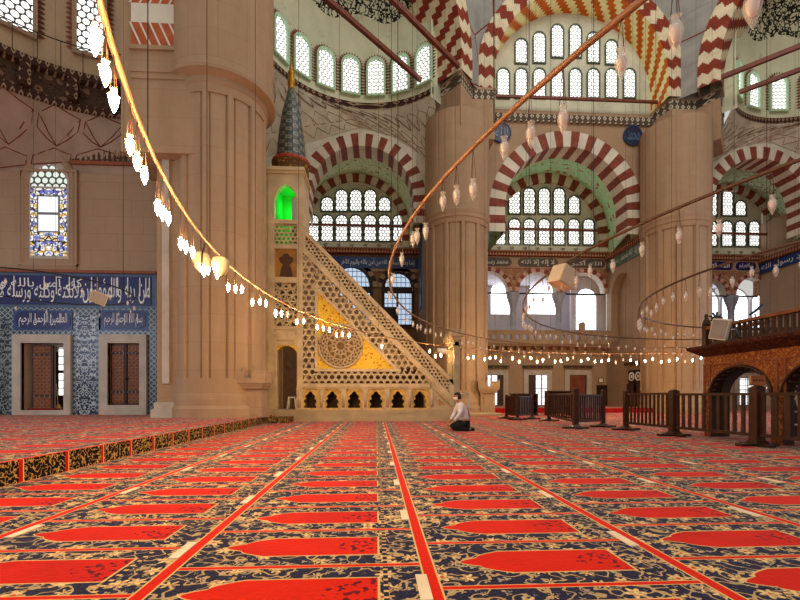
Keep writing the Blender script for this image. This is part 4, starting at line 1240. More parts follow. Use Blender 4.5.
# ================================================================ PULPIT (MINBAR)
YM, YT = 15.7, 17.1
mx = lambda px: WX(px, YM)
mz = lambda px, py: W(px, py, YM)[1]
X0 = mx(264.5)
t = thing('minbar', 'tall carved marble pulpit with pierced stair and dark tiled spire beside the great pier', 'pulpit', (X0, YM, 0))
inv = Vector((-X0, -YM, 0))
def mpart(B, name, mats, parent=None):
    o = B.build(name, mats, parent or t)
    if parent is None: o.location = inv
    return o
def pz(px, py): return (mx(px), mz(px, py))
# base plinth
B = MB(); B.box(mx(274), mx(455.5), YM - .12, YT, 0, mz(360, 417)); B.box(mx(274), mx(454.5), YM - .06, YT, 0, mz(360, 409.5)); B.box(mx(385), mx(413), YM - .09, YM, mz(400, 412.5), mz(400, 411.5))
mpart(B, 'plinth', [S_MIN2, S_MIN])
# tower
B = MB()
xa, xb, xc, xd = mx(264.5), mx(274.5), mx(297), mx(303)
ztop = mz(285, 171)
B.box(xa, xa + .12, YM + .02, YT, 0, ztop); B.box(xa + .12, xb, YM, YT, 0, ztop); B.box(xc, xd, YM, YT, 0, ztop)
B.box(xb, xb + .1, YM - .03, YM + .2, mz(285, 409), mz(285, 343))
for (a, b) in ((219.5, 223.5), (244.5, 248.5), (277, 282.5), (326, 329.5), (342, 345)):
    B.box(xb, xc, YM, YM + .25, mz(285, b), mz(285, a))
B.box(xb, xc, YM + .05, YM + .25, mz(285, 343), mz(285, 328)); B.box(xb + .1, xc - .1, YM + .02, YM + .06, mz(285, 340), mz(285, 331))
B.box(xa - .08, xd + .06, YM - .1, YT, ztop, ztop + .12); B.box(xa - .03, xd + .03, YM - .05, YT, ztop - .1, ztop)
mpart(B, 'tower', [S_MIN])
def ogive(px0, px1, pys, pyt, pytop, y0, y1, m, name, parent=None, mats=None):
    B = MB(); a, b = mx(px0), mx(px1); c = (a + b) / 2; zs, zt_, zu = mz(285, pys), mz(285, pyt), mz(285, pytop); n = 10
    L = [(a + (c - a) * (1 - (1 - i / n) ** 1.0), zs + (zt_ - zs) * (1 - (1 - i / n) ** 2.0) ** .9) for i in range(n + 1)]
    pts = L + [(2 * c - x, z) for x, z in L[-2::-1]]
    for (p, q) in zip(pts, pts[1:]):
        B.face([(p[0], y0, p[1]), (q[0], y0, q[1]), (q[0], y0, zu), (p[0], y0, zu)])
        B.face([(p[0], y0, p[1]), (q[0], y0, q[1]), (q[0], y1, q[1]), (p[0], y1, p[1])])
    return mpart(B, name, mats or S_MIN)
ogive(274.5, 297, 198, 184.5, 171, YM, YM + .25, 0, 'window_arch')
o = ogive(275.5, 297, 353, 345.5, 343, YM + .02, YM + .3, 0, 'doorway_arch', None, GOLDPANEL)
# green-lit chamber under the canopy
B = MB(); B.box(xb, xb + .02, YM + .25, YT, mz(285, 246), ztop); B.box(xb, xc, YM + .2, YT, ztop - .3, ztop - .28); B.box(xb, xb + .35, YT - .1, YT, mz(285, 246), ztop); B.box(xb, xc, YM + .25, YT, mz(285, 246), mz(285, 245))
mpart(B, 'green_chamber', GREENL)
B = MB(); lattice(B, [(xb, mz(285, 244.5)), (xc, mz(285, 244.5)), (xc, mz(285, 223.5)), (xb, mz(285, 223.5))], YM + .06, YM + .14, .14, .03, KAG)
mpart(B, 'upper_lattice', S_MIN)
B = MB(); B.box(xb, xc, YM + .08, YM + .2, mz(285, 277), mz(285, 248.5)); g = mpart(B, 'gilded_panel', plain('ochre_gold_ground', lin(150, 104, 40), .5, var=.2))
cx_ = (xb + xc) / 2; s_ = .0365
vase = [(-6.5, -276), (6.5, -276), (5, -268), (3, -264), (6.5, -261), (7, -257), (4, -256), (2, -253), (-2, -253), (-4, -256), (-7, -257), (-6.5, -261), (-3, -264), (-5, -268)]
B = MB(); B.prism([(cx_ + x * s_, mz(285, -y)) for x, y in vase], YM + .06, YM + .1); o = B.build('vase_niche', plain('dark_brown_niche', lin(74, 46, 24), .6), g)
B = MB(); lattice(B, [(xb, mz(285, 326)), (xc, mz(285, 326)), (xc, mz(285, 282.5)), (xb, mz(285, 282.5))], YM + .06, YM + .14, .24, .04, GIRIH)
mpart(B, 'tower_lattice', S_MIN)
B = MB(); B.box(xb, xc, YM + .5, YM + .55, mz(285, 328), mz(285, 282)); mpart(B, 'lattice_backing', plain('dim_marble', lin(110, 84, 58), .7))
# collar, spire and finial
cz = ztop + .12; cxs = mx(287.5)
B = MB(); k_ = pi / 10
B.lathe([(.60, 0), (.66, .10), (.66, .30), (.70, .42)], 20, (cxs, YM + .68, cz), 0, False); mpart(B, 'spire_collar', floral('gilded_brown_collar', lin(84, 56, 30), lin(150, 110, 44), lin(120, 84, 36), 5, .34))
B = MB(); B.lathe([(.70, .42), (.72, .46), (.70, .54), (.62, .58)], 20, (cxs, YM + .68, cz), 0, False); mpart(B, 'spire_band', plain('red_band', lin(150, 60, 34), .6))
zt_ = W(287.5, 90, YM + .68)[1]
B = MB(); B.lathe([(.56, .56), (.52, 1.05), (.44, 1.75), (.34, 2.4), (.20, zt_ - cz - .35), (.115, zt_ - cz)], 20, (0, 0, 0), 0, False)
o = mpart(B, 'spire', CONE); o.location = Vector((cxs, YM + .68, cz)) + inv
z = zt_; H = W(287.5, 65, YM + .68)[1] - zt_
B = MB(); B.lathe([(.09, 0), (.13, .05), (.10, .12), (.12, .18), (.15, .28), (.15, .36), (.12, .44), (.09, .5), (.13, .58), (.12, .68), (.07, .74), (.08, .82), (.045, .9), (.015, H + .35)], 12, (cxs, YM + .68, zt_))
mpart(B, 'finial', GOLD)
# stair side: stringers, balustrade, pierced borders
sl = (mz(453, 380) - mz(303, 228)) / (mx(453) - mx(303))
def slz(x, off): return mz(303, 228) + (x - mx(303)) * sl - off     # height of a line parallel to the handrail, off metres below it
xe = mx(453)
vo = .0365
def para(off0, off1, xs, xf): return [(xs, slz(xs, off1)), (xf, slz(xf, off1)), (xf, slz(xf, off0)), (xs, slz(xs, off0))]
B = MB()
for off0, off1, d in ((0, 5 * vo, .07), (17 * vo, 24.5 * vo, .06)):
    B.prism(para(off0, off1, xd, xe), YM - d, YM + .22)
B.box(xe - .14, xe + .03, YM - .07, YM + .22, slz(xe, 26 * vo), slz(xe, 0) + .03)
B.box(xd, xd + .10, YM - .05, YM + .2, slz(xd, 20 * vo), slz(xd, 0))
mpart(B, 'handrail', S_MIN)
B = MB(); lattice(B, para(4 * vo, 18 * vo, xd, xe), YM + .0, YM + .08, .125, .042, KAG)
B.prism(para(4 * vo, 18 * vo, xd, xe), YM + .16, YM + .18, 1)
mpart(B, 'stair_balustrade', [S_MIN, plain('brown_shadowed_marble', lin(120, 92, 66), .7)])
zB0, zB1 = mz(360, 383.5), mz(360, 371)
xl0, xl1 = mx(303), mx(315)
off2, off3 = 24 * vo, 45 * vo
def xat(z, off): return mx(303) + (z + off - mz(303, 228)) / sl
LAT = MB()
lattice(LAT, [(xl0, zB0), (xl1, zB0), (xl1, slz(xl1, off2)), (xl0, slz(xl0, off2))], YM, YM + .09, .205, .045, KAG)
lattice(LAT, [(xl1, zB0), (xat(zB0, off2) , zB0), (xat(zB1, off2), zB1), (xl1, zB1)], YM, YM + .09, .205, .045, KAG)
lattice(LAT, [(xl1, slz(xl1, off3)), (xat(zB1, off3), zB1), (xat(zB1, off2), zB1), (xl1, slz(xl1, off2))], YM, YM + .09, .205, .045, KAG)
mpart(LAT, 'pierced_border', S_MIN)
# gilt triangle with its rosette
xt0 = mx(317.5); zt0 = mz(350, 369.5)
tri = [(xt0, zt0), (xat(zt0, off3 + .05), zt0), (xt0, slz(xt0, off3 + .05))]
rc, rz_ = pz(340.5, 346); rr = 21.5 * vo
B = MB(); B.prism(tri, YM + .05, YM + .14); gp = mpart(B, 'gilded_triangle', GOLDPANEL)
B = MB(); border(B, [(xl1, mz(350, 371.5)), (xat(mz(350, 371.5), off3 - .02), mz(350, 371.5)), (xl1, slz(xl1, off3 - .02))], .10, YM - .03, YM + .12)
mpart(B, 'triangle_frame', S_MIN)
B = MB(); B.prism([(rc + rr * cos(2 * pi * k / 40), rz_ + rr * sin(2 * pi * k / 40)) for k in range(40)], YM + .02, YM + .06); mpart(B, 'rosette_ground', plain('dark_rosette_ground', lin(120, 86, 44), .7))
B = MB()
C40 = lambda r, n=40: [(rc + r * cos(2 * pi * k / n), YM, rz_ + r * sin(2 * pi * k / n)) for k in range(n)]
for r_, w_ in ((1.0, .045), (.86, .018), (.62, .022), (.40, .02), (.2, .02)): B.tube(C40(rr * r_), w_, 5, closed=True)
for k in range(24):
    a = 2 * pi * k / 24; a2 = a + 2 * pi / 24 * 1.5; a3 = a - 2 * pi / 24 * 1.5
    for q in (a2, a3):
        B.tube([(rc + rr * .97 * cos(a), YM, rz_ + rr * .97 * sin(a)), (rc + rr * .62 * cos(q), YM, rz_ + rr * .62 * sin(q))], .024, 4)
for k in range(12):
    a = 2 * pi * k / 12
    for q in (a + 2 * pi / 12, a - 2 * pi / 12):
        B.tube([(rc + rr * .62 * cos(a), YM, rz_ + rr * .62 * sin(a)), (rc + rr * .2 * cos(q), YM, rz_ + rr * .2 * sin(q))], .024, 4)
mpart(B, 'rosette', S_MIN)
# string course, arcade with lobed niches, end triangle
B = MB(); B.box(xd, mx(430), YM - .08, YT - .2, mz(360, 387.5), mz(360, 383.5)); B.box(xd, mx(431), YM - .04, YT - .2, mz(360, 389), mz(360, 387.5))
for k in range(7):
    xx = mx(299.5 + 22 * k); B.box(xx - .10, xx + .10, YM - .05, YM + .3, mz(360, 409.5), mz(360, 387.5)); B.tube([(xx, YM - .07, mz(360, 407)), (xx, YM - .07, mz(360, 390))], .05, 8)
mpart(B, 'arcade_pillars', S_MIN)
lob = [(-6.2, -408), (-6.2, -406), (-4.8, -404.6), (-6.6, -402), (-6.2, -400), (-4.2, -398.8), (-5.2, -397), (-4.4, -395), (-2.4, -394), (-2.4, -393), (0, -391)]
for k in range(6):
    c = 310 + 22 * k; B = MB(); xA, xB = mx(c - 9), mx(c + 9)
    Lp = [(mx(c + x), mz(c, -y)) for x, y in lob]; Rp = [(mx(c - x), mz(c, -y)) for x, y in lob]
    zu, zl = mz(c, 388), mz(c, 409)
    for (p, q) in zip(Lp, Lp[1:]): B.face([(xA, YM + .02, p[1]), (p[0], YM + .02, p[1]), (q[0], YM + .02, q[1]), (xA, YM + .02, q[1])]); B.face([(p[0], YM + .02, p[1]), (q[0], YM + .02, q[1]), (q[0], YM + .25, q[1]), (p[0], YM + .25, p[1])])
    for (p, q) in zip(Rp, Rp[1:]): B.face([(p[0], YM + .02, p[1]), (xB, YM + .02, p[1]), (xB, YM + .02, q[1]), (q[0], YM + .02, q[1])]); B.face([(p[0], YM + .02, p[1]), (q[0], YM + .02, q[1]), (q[0], YM + .25, q[1]), (p[0], YM + .25, p[1])])
    B.box(xA, xB, YM + .02, YM + .2, Lp[-1][1], zu); B.box(xA, xB, YM + .02, YM + .2, zl - .05, Lp[0][1])
    mpart(B, 'lobed_niche', plain('ochre_marble', lin(198, 160, 84), .55, var=.25, scale=9))
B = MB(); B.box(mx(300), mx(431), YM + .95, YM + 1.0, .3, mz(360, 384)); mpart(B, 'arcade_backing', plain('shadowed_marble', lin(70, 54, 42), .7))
B = MB(); b0 = mz(440, 409.5)
tr = [(mx(433), b0), (mx(455), b0), (mx(455), mz(455, 404)), (mx(433), mz(433, 383))]
B.prism(tr, YM + .04, YM + .3); border(B, tr, .12, YM - .04, YM + .1)
tr2 = [(mx(436.5), mz(440, 407.5)), (mx(450), mz(450, 407.5)), (mx(436.5), mz(437, 394))]
border(B, tr2, .07, YM - .05, YM + .1)
B.prism([(mx(430.5), mz(430, 387)), (mx(455), mz(455, 410)), (mx(455), slz(mx(455), 24 * vo)), (mx(430.5), slz(mx(430.5), 24.5 * vo))], YM + .02, YM + .3)
mpart(B, 'end_panel', [S_MIN])
B = MB(); B.prism(tr2, YM + .0, YM + .05); mpart(B, 'end_triangle', plain('ochre_stone', lin(176, 134, 78), .6, var=.2))
# hidden stair body and far flank
B = MB()
for k in range(22):
    xx = mx(303) + (xe - mx(303)) * k / 22; B.box(xx, xx + (xe - mx(303)) / 22, YM + .55, YT - .1, 2.0 if k < 18 else .4, max(.5, slz(xx, 1.05)))
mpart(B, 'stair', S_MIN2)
# portal at the foot of the stair
xg = mx(456.2)
B = MB(); B.box(xg - .09, xg + .09, YM - .08, YM + .16, 0, mz(456, 342)); B.box(xg - .09, xg + .09, YT - .16, YT + .08, 0, mz(456, 342)); B.box(xg - .09, xg + .09, YM - .08, YT + .08, mz(456, 346), mz(456, 340))
mpart(B, 'portal_frame', plain('grey_marble', lin(150, 136, 112), .5, var=.15))
B = MB(); zc0 = mz(456, 340); B.box(xg - .17, xg + .17, YM - .16, YT + .16, zc0, zc0 + .12); B.box(xg - .24, xg + .24, YM - .22, YT + .22, zc0 + .12, zc0 + .24)
for k in range(3): 
    for q in range(7): B.prism([(xg - .24 + .16 * k, zc0 + .24), (xg - .08 + .16 * k, zc0 + .24), (xg - .16 + .16 * k, zc0 + .42)], YM - .22 + .25 * q, YM - .06 + .25 * q)
mpart(B, 'portal_crown', S_MIN2)
gl = bpy.data.lights.new('green_lamp', 'POINT'); gl.energy = 20; gl.color = (.05, 1.0, .14); gl.shadow_soft_size = .08
go = link('green_lamp', gl); go.location = (mx(290), YM + .9, mz(285, 200))
# plastic stool in the doorway
sx, sz = pz(290, 409)
t2 = thing('stool', 'small cream plastic stool in the pulpit doorway', 'stool', (mx(290.5), YM + .35, mz(285, 409.5)))
B = MB(); B.box(-.13, .13, -.13, .13, .42, .46); B.build('seat', PLASTIC_W, t2)
for a in (-1, 1):
    for b in (-1, 1):
        B = MB(); B.tube([(a * .16, b * .16, 0), (a * .11, b * .11, .43)], .028, 6); B.build('leg', PLASTIC_W, t2)
# ---- stone ablution fountains set against the piers
def fountain(x, y, z0, s, label):
    t = thing('fountain', label, 'fountain', (x, y, z0))
    B = MB(); B.prismz([(-.36 * s, -.3 * s), (.36 * s, -.3 * s), (.36 * s, .5), (-.36 * s, .5)], 0, .95 * s, 0); B.prismz([(-.2 * s, -.32 * s), (.2 * s, -.32 * s), (.2 * s, 0), (-.2 * s, 0)], .1, .8 * s, 0)
    B.build('pedestal', S_FAR, t)
    B = MB()
    for k, (w_, za, zb) in enumerate(((.42, .93, 1.02), (.47, 1.02, 1.1), (.52, 1.1, 1.2))): B.box(-w_ * s, w_ * s, -w_ * s, .5, za * s, zb * s)
    B.build('basin', S_FAR, t)
    B = MB()
    B.box(-.525 * s, .525 * s, -.53 * s, -.43 * s, 1.201 * s, 1.26 * s)
    for (a, b) in ((-.52, -.14), (.1, .52)): B.box(a * s, b * s, -.52 * s, -.44 * s, 1.2 * s, 1.5 * s)
    B.box(-.52 * s, -.44 * s, -.5 * s, .4, 1.2 * s, 1.5 * s); B.box(.44 * s, .52 * s, -.5 * s, .4, 1.2 * s, 1.5 * s)
    for a in (-.5, -.14, .12, .5): B.box((a - .025) * s, (a + .025) * s, -.54 * s, -.42 * s, 1.2 * s, 1.6 * s)
    B.build('parapet', S_FAR, t)
    B = MB(); B.tube([(0, .2, 1.2 * s), (0, .1, 1.6 * s), (0, -.06, 1.72 * s), (.05, -.12, 1.62 * s)], .02, 6); B.build('spout', BRASS, t)
x, y = G(249.5, 417.5, .24); fountain(x, y + .35, .24, .98, 'carved stone fountain basin on a pedestal against the great pier beside the pulpit')
x, y = G(487, 413.5, 0); fountain(x + .05, y + .35, .08, 1.08, 'stone fountain basin on a pedestal beside the pier behind the kneeling man')
B = MB(); x0, y0 = G(470, 415.5); x1, y1 = G(503, 415.5); B.box(x0, x1, y0, y0 + 1.6, 0, .09)
struct(B.build('trim_10', S_MIN), 'low stone step at the foot of the far pier')
# ================================================================ WOODEN MUEZZIN GALLERY
XM, YA, YZ = 7.5, 9.47, 3.4
t = thing('muezzin_gallery', 'carved wooden gallery platform on painted arches behind the slatted fence', 'gallery', (XM, YA, 0))
def gpart(B, name, mats, parent=None):        # built in a frame with x towards the camera along the near face, y into the gallery
    o = B.build(name, mats, parent or t)
    if parent is None: o.rotation_euler = (0, 0, -pi / 2)
    return o
L = YA - YZ; DP = 6.0
GPAINT = MAHFILP
B = MB()
ops = [(.17 + .76 + 1.73 * k, .74, .92) for k in range(4)]
arcade(B, 0, L, 0, 1.86, 0, .22, ops, 0, 1, .80)
B2 = MB(); arcade(B2, 0, DP, 0, 1.86, 0, .22, [(.17 + .76 + 1.73 * k, .74, .92) for k in range(3)], 0, 1, .80)
gpart(B, 'arcade', [GPAINT, WOOD])
o = B2.build('far_arcade', [WOOD, WOOD], t); o.location = (.24, -.22, 0)
B = MB()
for c, r, zs in ops:
    P = [(c + (r + .03) * cos(pi * k / 14), zs + (r + .03) * .8 * sin(pi * k / 14)) for k in range(15)]
    B.tube([(x, -.01, z) for x, z in P], .035, 5, 0)
    for k in range(15):
        a = pi * (k + .0) / 14
        B.tube([(c + r * cos(a), .02, zs + r * .8 * sin(a) - .01), (c + r * cos(a), .2, zs + r * .8 * sin(a) - .01)], .045, 6, 1)
for x in [0.0] + [.17 + 1.73 * k - .11 for k in range(1, 4)]:
    B.box(x - .0, x + .04, -.02, 0, .6, 1.62, 2); B.box(x + .16, x + .2, -.02, 0, .6, 1.62, 2)
B.box(0, L, -.025, 0, 1.60, 1.63, 2); B.box(0, L, -.025, 0, 1.82, 1.86, 2)
gpart(B, 'arch_moulding', [WOOD, WOOD_D, REDTRIM])
B = MB()
def loop(o, z): return [(-o, -o, z), (L + o, -o, z), (L + o, DP + o, z), (-o, DP + o, z), (-o, -o, z)]
B.grid([loop(0, 1.80), loop(.24, 1.97), loop(.25, 2.03), loop(.02, 2.07)], 0, False)
B.box(0, L, 0, DP, 1.9, 2.07, 1)
gpart(B, 'eave', [EAVEP, WOOD])
B = MB()
for k in range(46):
    xx = .12 + k * .13; B.box(xx - .03, xx + .03, .03, .07, 2.06, 2.42)
B.box(0, L, .02, .08, 2.07, 2.12)
gpart(B, 'baluster_rail', WOOD)
B = MB(); B.box(0, L, -.02, .12, 2.42, 2.48); gpart(B, 'handrail', WOOD_L)
B = MB()
for k in range(24): B.box(.03, .07, .2 + k * .24, .26 + k * .24, 2.06, 2.42)
B.box(-.02, .12, 0, DP, 2.42, 2.48); gpart(B, 'far_rail', WOOD)
B = MB(); B.box(-.03, .09, -.03, .09, 2.05, 2.52); B.lathe([(.075, 2.52), (.09, 2.56), (.05, 2.66), (.03, 2.70), (.045, 2.735), (.02, 2.79)], 10, (.03, .03, 0)); gpart(B, 'corner_post', WOOD)
B = MB(); B.obox((.75, .55, 2.45), (.55, 0, .02), (0, .25, .08), (0, 0, .03)); gpart(B, 'sloping_desk', WOOD_L)
# loudspeaker, floodlight and microphone on the gallery
yy = YonX(723, 7.2)
t2 = thing('loudspeaker', 'tilted white box loudspeaker fixed outside the gallery balustrade', 'loudspeaker', (7.16, yy, 2.30), radians(-62))
t2.rotation_euler = (radians(6), radians(14), radians(-58))
B = MB(); B.prismz([(-.15, -.12), (.15, -.12), (.11, .14), (-.11, .14)], -.21, .21); B.build('cabinet', PLASTIC_W, t2)
B = MB(); B.box(-.135, .135, -.135, -.118, -.19, .19); B.build('grille', GRILLE, t2)
B = MB(); B.tube([(.1, .1, .0), (.2, .16, .02), (.26, .25, -.14)], .018, 6); B.tube([(.2, .16, .02), (.16, .3, -.1)], .015, 6); B.build('bracket', STEEL, t2)
yy = YonX(714.5, 7.45)
t2 = thing('floodlight', 'small dark fan-shaped spotlight behind the gallery corner post', 'spotlight', (7.75, yy + .3, 2.48))
B = MB(); B.lathe([(.02, 0), (.03, .12), (.11, .16), (.12, .22), (.05, .26)], 10, (0, 0, 0)); B.build('lamp_head', IRON, t2)
B = MB()
for k in range(9): B.obox((.10 * cos(k * .7), .02, .2 + .10 * sin(k * .7)), (.06 * cos(k * .7), 0, .06 * sin(k * .7)), (0, .02, 0), (.012 * sin(k * .7), 0, -.012 * cos(k * .7)))
B.build('fin', IRON, t2)
yy = YonX(752, 7.9)
t2 = thing('microphone', 'slim black gooseneck microphone rising above the gallery handrail', 'microphone', (8.0, yy, 2.07)); t2.scale = (1.3, 1.3, 1.45)
B = MB(); B.tube([(0, 0, 0), (0, 0, .3), (-.03, 0, .40)], .012, 6); B.build('stand', STEEL, t2)
B = MB(); B.tube([(-.12, 0, .38), (-.03, 0, .43), (.1, 0, .52)], [.014, .02, .026], 8); B.build('head', IRON, t2)
# stepladder under the gallery
t2 = thing('stepladder', 'white metal stepladder standing under the second gallery arch', 'ladder', (9.0, YonX(797, 9.0), 0))
for sx_ in (-.2, .2):
    B = MB(); B.tube([(sx_ * 1.2, 0, 0), (sx_ * .8, .35, 1.5)], .025, 6); B.build('side_rail', PLASTIC_W, t2)
    B = MB(); B.tube([(sx_ * 1.2, .8, 0), (sx_ * .8, .38, 1.5)], .02, 6); B.build('leg', STEEL, t2)
for k in range(5):
    B = MB(); f = (k + 1) / 5.4; B.box(-.22, .22, .35 * f - .05, .35 * f + .05, 1.5 * f, 1.5 * f + .03); B.build('tread', PLASTIC_W, t2)

# ================================================================ WOODEN FENCES
def post(px, py, h, w, label, foot=True, cap=True):
    x, y = G(px, py)
    t = thing('fence_post', label, 'fence post', (x, y, 0), group='dark wooden fence posts')
    B = MB(); B.box(-w, w, -w, w, .03, h - .05); B.prismz([(-w, -w), (w, -w), (w, w), (-w, w)], h - .05, h - .03)
    B.lathe([(w * 1.1, h - .05), (w * 1.05, h - .02), (w * .5, h)], 4, (0, 0, 0), 0, False, None, pi / 4); B.build('shaft', WOOD, t)
    B = MB(); B.box(-.36, .36, -.07, .07, 0, .05); B.box(-.07, .07, -.30, .30, 0, .05); B.lathe([(.2, .04), (w * 1.3, .12)], 4, (0, 0, 0), 0, False, None, pi / 4); B.build('foot', WOOD, t)
    return (x, y)
pA = post(757, 446, 1.10, .085, 'dark wooden fence post carrying a small slotted box, nearest of the fence')
pB = post(674, 436, 1.06, .08, 'dark wooden fence post between the two long slatted panels')
pC = post(626, 430, 1.07, .055, 'slim dark fence post at the far end of the long slatted fence')
pD = post(603, 427, 1.10, .05, 'slim dark fence post at the open gap, facing the long slatted fence')
pE = post(575.5, 428.5, 1.14, .065, 'dark fence post at the near corner of the middle fence enclosure')
pF = post(549, 421, 1.00, .05, 'slim dark fence post behind the middle fence enclosure')
pG = post(532, 419, 1.0, .05, 'slim dark fence post at the right end of the small far fence')
pH = post(517.5, 420, 1.0, .05, 'slim dark fence post at the near corner of the small far fence')
pI = post(506.5, 418.5, .98, .05, 'slim dark fence post at the left end of the small far fence')
dx, dy = pA[0] - pB[0], pA[1] - pB[1]
pZ = (pA[0] + dx * 1.1, pA[1] + dy * 1.1)
def panel(p, q, n, z0, z1, label, sw=.026, solid=False):
    d = Vector((q[0] - p[0], q[1] - p[1], 0)); Ln = d.length; d /= Ln
    t = thing('slatted_fence', label, 'fence', (p[0], p[1], 0), atan2(d.y, d.x), 'slatted wooden fence panels')
    B = MB(); B.box(.04, Ln - .04, -.03, .03, z1 - .05, z1); B.build('top_rail', WOOD, t)
    B = MB(); B.box(.04, Ln - .04, -.03, .03, z0, z0 + .06); B.build('bottom_rail', WOOD, t)
    for k in range(n):
        xx = (k + .5) * Ln / n
        B = MB(); B.box(xx - sw, xx + sw, -.014, .014, z0 + .05, z1 - .04); B.build('slat', WOOD, t)
    if solid:
        B = MB(); B.box(.05, Ln - .05, .016, .03, z0 + .03, z1 - .02); B.build('backboard', WOOD_D, t)
panel(pB, pA, 11, .17, .97, 'slatted wooden fence panel in front of the painted gallery arches', .036)
panel(pC, pB, 12, .17, .99, 'slatted wooden fence panel in front of the second fluted pier', .03)
panel(pA, pZ, 10, .17, .97, 'slatted wooden fence panel running out of the picture past the slotted box', .05)
panel(pE, pD, 13, .17, .96, 'slatted fence panel of the middle enclosure facing the open gap', .022)
panel(pE, pF, 12, .17, 1.0, 'slatted fence panel of the middle enclosure seen face-on', .03)
panel(pF, pD, 12, .17, .95, 'slatted fence panel closing the back of the middle enclosure', .03)
panel(pI, pH, 9, .15, .92, 'left panel of the small far fence, close to the pier fountain', .03, True)
panel(pH, pG, 9, .15, .92, 'right panel of the small far fence', .03, True)
t2 = thing('collection_box', 'small brown wooden box with dark slots on top of the nearest fence post', 'box', (pA[0], pA[1], 1.10), radians(-30))
B = MB(); B.box(-.10, .10, -.09, .09, 0, .18); B.build('case', WOOD_L, t2)
B = MB()
for k in range(4): B.box(-.075 + .04 * k, -.05 + .04 * k, -.094, -.088, .075, .105)
B.build('slot', WOOD_D, t2)
# low racks beyond the fences
for i, (pa, pb, Y, zt_) in enumerate(((513, 537.5, 19.6, 1.04), (548, 571, 19.8, 1.17))):
    xa, xb = WX(pa, Y), WX(pb, Y)
    t2 = thing('shoe_rack', 'low dark wooden rack standing behind the %s' % ('small far fence' if i == 0 else 'middle fence enclosure'), 'rack', ((xa + xb) / 2, Y, 0), group='low wooden racks')
    w_ = (xb - xa) / 2
    for k in range(4):
        B = MB(); B.box(-w_, w_, 0, .35, .1 + k * (zt_ - .1) / 3 - .04, .1 + k * (zt_ - .1) / 3); B.build('shelf', WOOD_D, t2)
    for s_ in (-1, 1):
        B = MB(); B.box(s_ * w_ - .03, s_ * w_ + .03, 0, .35, 0, zt_); B.build('side_panel', WOOD_D, t2)
    B = MB(); B.box(-w_, w_, .33, .36, .1, zt_); B.build('back_panel', WOOD, t2)

# ================================================================ WHITE TAPE STRIPS ON THE CARPET
def strip(x, y, l, lab):
    B = MB(); B.box(-.028, .028, -l / 2, l / 2, 0, .006)
    o = tag(B.build('tape_strip', TAPE), lab, 'tape strip', 'white tape strips on the carpet'); o.location = (x, y, 0)
ordn = ['first', 'second', 'third', 'fourth', 'fifth', 'sixth', 'seventh', 'eighth', 'ninth', 'tenth', 'eleventh']
for nm, x, y0, n in (('red seam left of the middle', -1.125, 2.58, 10), ('middle red seam', .215, 2.02, 11), ('red seam right of the middle', 1.56, 2.64, 10), ('seam beside the raised step', -2.345, 3.0, 9), ('seam under the wooden fence', 2.87, 3.2, 5), ('farthest right seam', 4.23, 4.4, 4)):
    for k in range(n):
        strip(x + random.uniform(-.01, .01), y0 + 1.235 * k, .27, 'white tape strip, %s from the near end on the %s' % (ordn[k], nm))

# ================================================================ KNEELING MAN
hx, hy = G(459.5, 431)
t = thing('person', 'kneeling man in white shirt, black trousers and face mask beside the pulpit', 'person', (hx, hy, 0), radians(8))
def skinmesh(name, verts, edges, mat, parent, lev=2, root=0):
    me = bpy.data.meshes.new(name); me.from_pydata([v[:3] for v in verts], edges, []); me.materials.append(mat)
    o = link(name, me, parent)
    m = o.modifiers.new('skin', 'SKIN'); m.use_smooth_shade = True
    for i, v in enumerate(verts):
        sv = me.skin_vertices[0].data[i]; r = v[3]
        sv.radius = r if isinstance(r, tuple) else (r, r); sv.use_root = (i == root)
    s = o.modifiers.new('sub', 'SUBSURF'); s.levels = lev; s.render_levels = lev
    return o
# the figure faces -x ; y is its left/right
V, Ed = [], []
def vtx(x, y, z, r, p=None):
    V.append((x, y, z, r)); i = len(V) - 1
    if p is not None: Ed.append((p, i))
    return i
pel = vtx(.12, 0, .26, (.095, .085))
wa = vtx(.105, 0, .40, (.10, .08), pel); ch = vtx(.05, 0, .60, (.14, .10), wa); nb = vtx(.0, 0, .735, .055, ch)
nk = vtx(-.035, 0, .785, .048, nb); h1 = vtx(-.06, 0, .84, (.062, .07), nk); h2 = vtx(-.068, 0, .90, (.072, .085), h1); h3 = vtx(-.055, 0, .955, (.06, .07), h2)
ns = vtx(-.15, 0, .87, .014, h2)
for s in (-1, 1):
    vtx(-.05, s * .082, .885, .014, h2)
    sh = vtx(.015, s * .17, .67, .055, ch); el = vtx(-.06, s * .20, .45, .042, sh); wr = vtx(-.20, s * .13, .27, .028, el); pm = vtx(-.26, s * .115, .225, (.034, .018), wr)
    for k in range(4):
        f1 = vtx(-.30, s * .115 + (k - 1.5) * .020, .19, .0085, pm); vtx(-.335 + (.006 if k in (0, 3) else 0), s * .115 + (k - 1.5) * .021, .155, .0075, f1)
    th = vtx(-.255, s * .115 - s * .045, .20, .010, pm); vtx(-.285, s * .115 - s * .055, .178, .009, th)
    hp = vtx(.10, s * .09, .20, .085, pel); kn = vtx(-.33, s * .12, .085, .062, hp); an = vtx(.20, s * .10, .05, .042, kn); ft = vtx(.31, s * .10, .06, (.035, .03), an)
body = skinmesh('body', V, Ed, SKIN, t)
V, Ed = [], []
pel = vtx(.135, 0, .235, (.165, .150)); wa = vtx(.115, 0, .40, (.155, .130), pel); ch = vtx(.055, 0, .60, (.155, .118), wa); nb = vtx(-.005, 0, .745, .078, ch)
for s in (-1, 1):
    sh = vtx(.015, s * .175, .67, .075, ch); el = vtx(-.06, s * .205, .45, .060, sh); vtx(-.185, s * .14, .285, .044, el)
skinmesh('shirt', V, Ed, SHIRT, t)
V, Ed = [], []
pel = vtx(.13, 0, .22, (.145, .12))
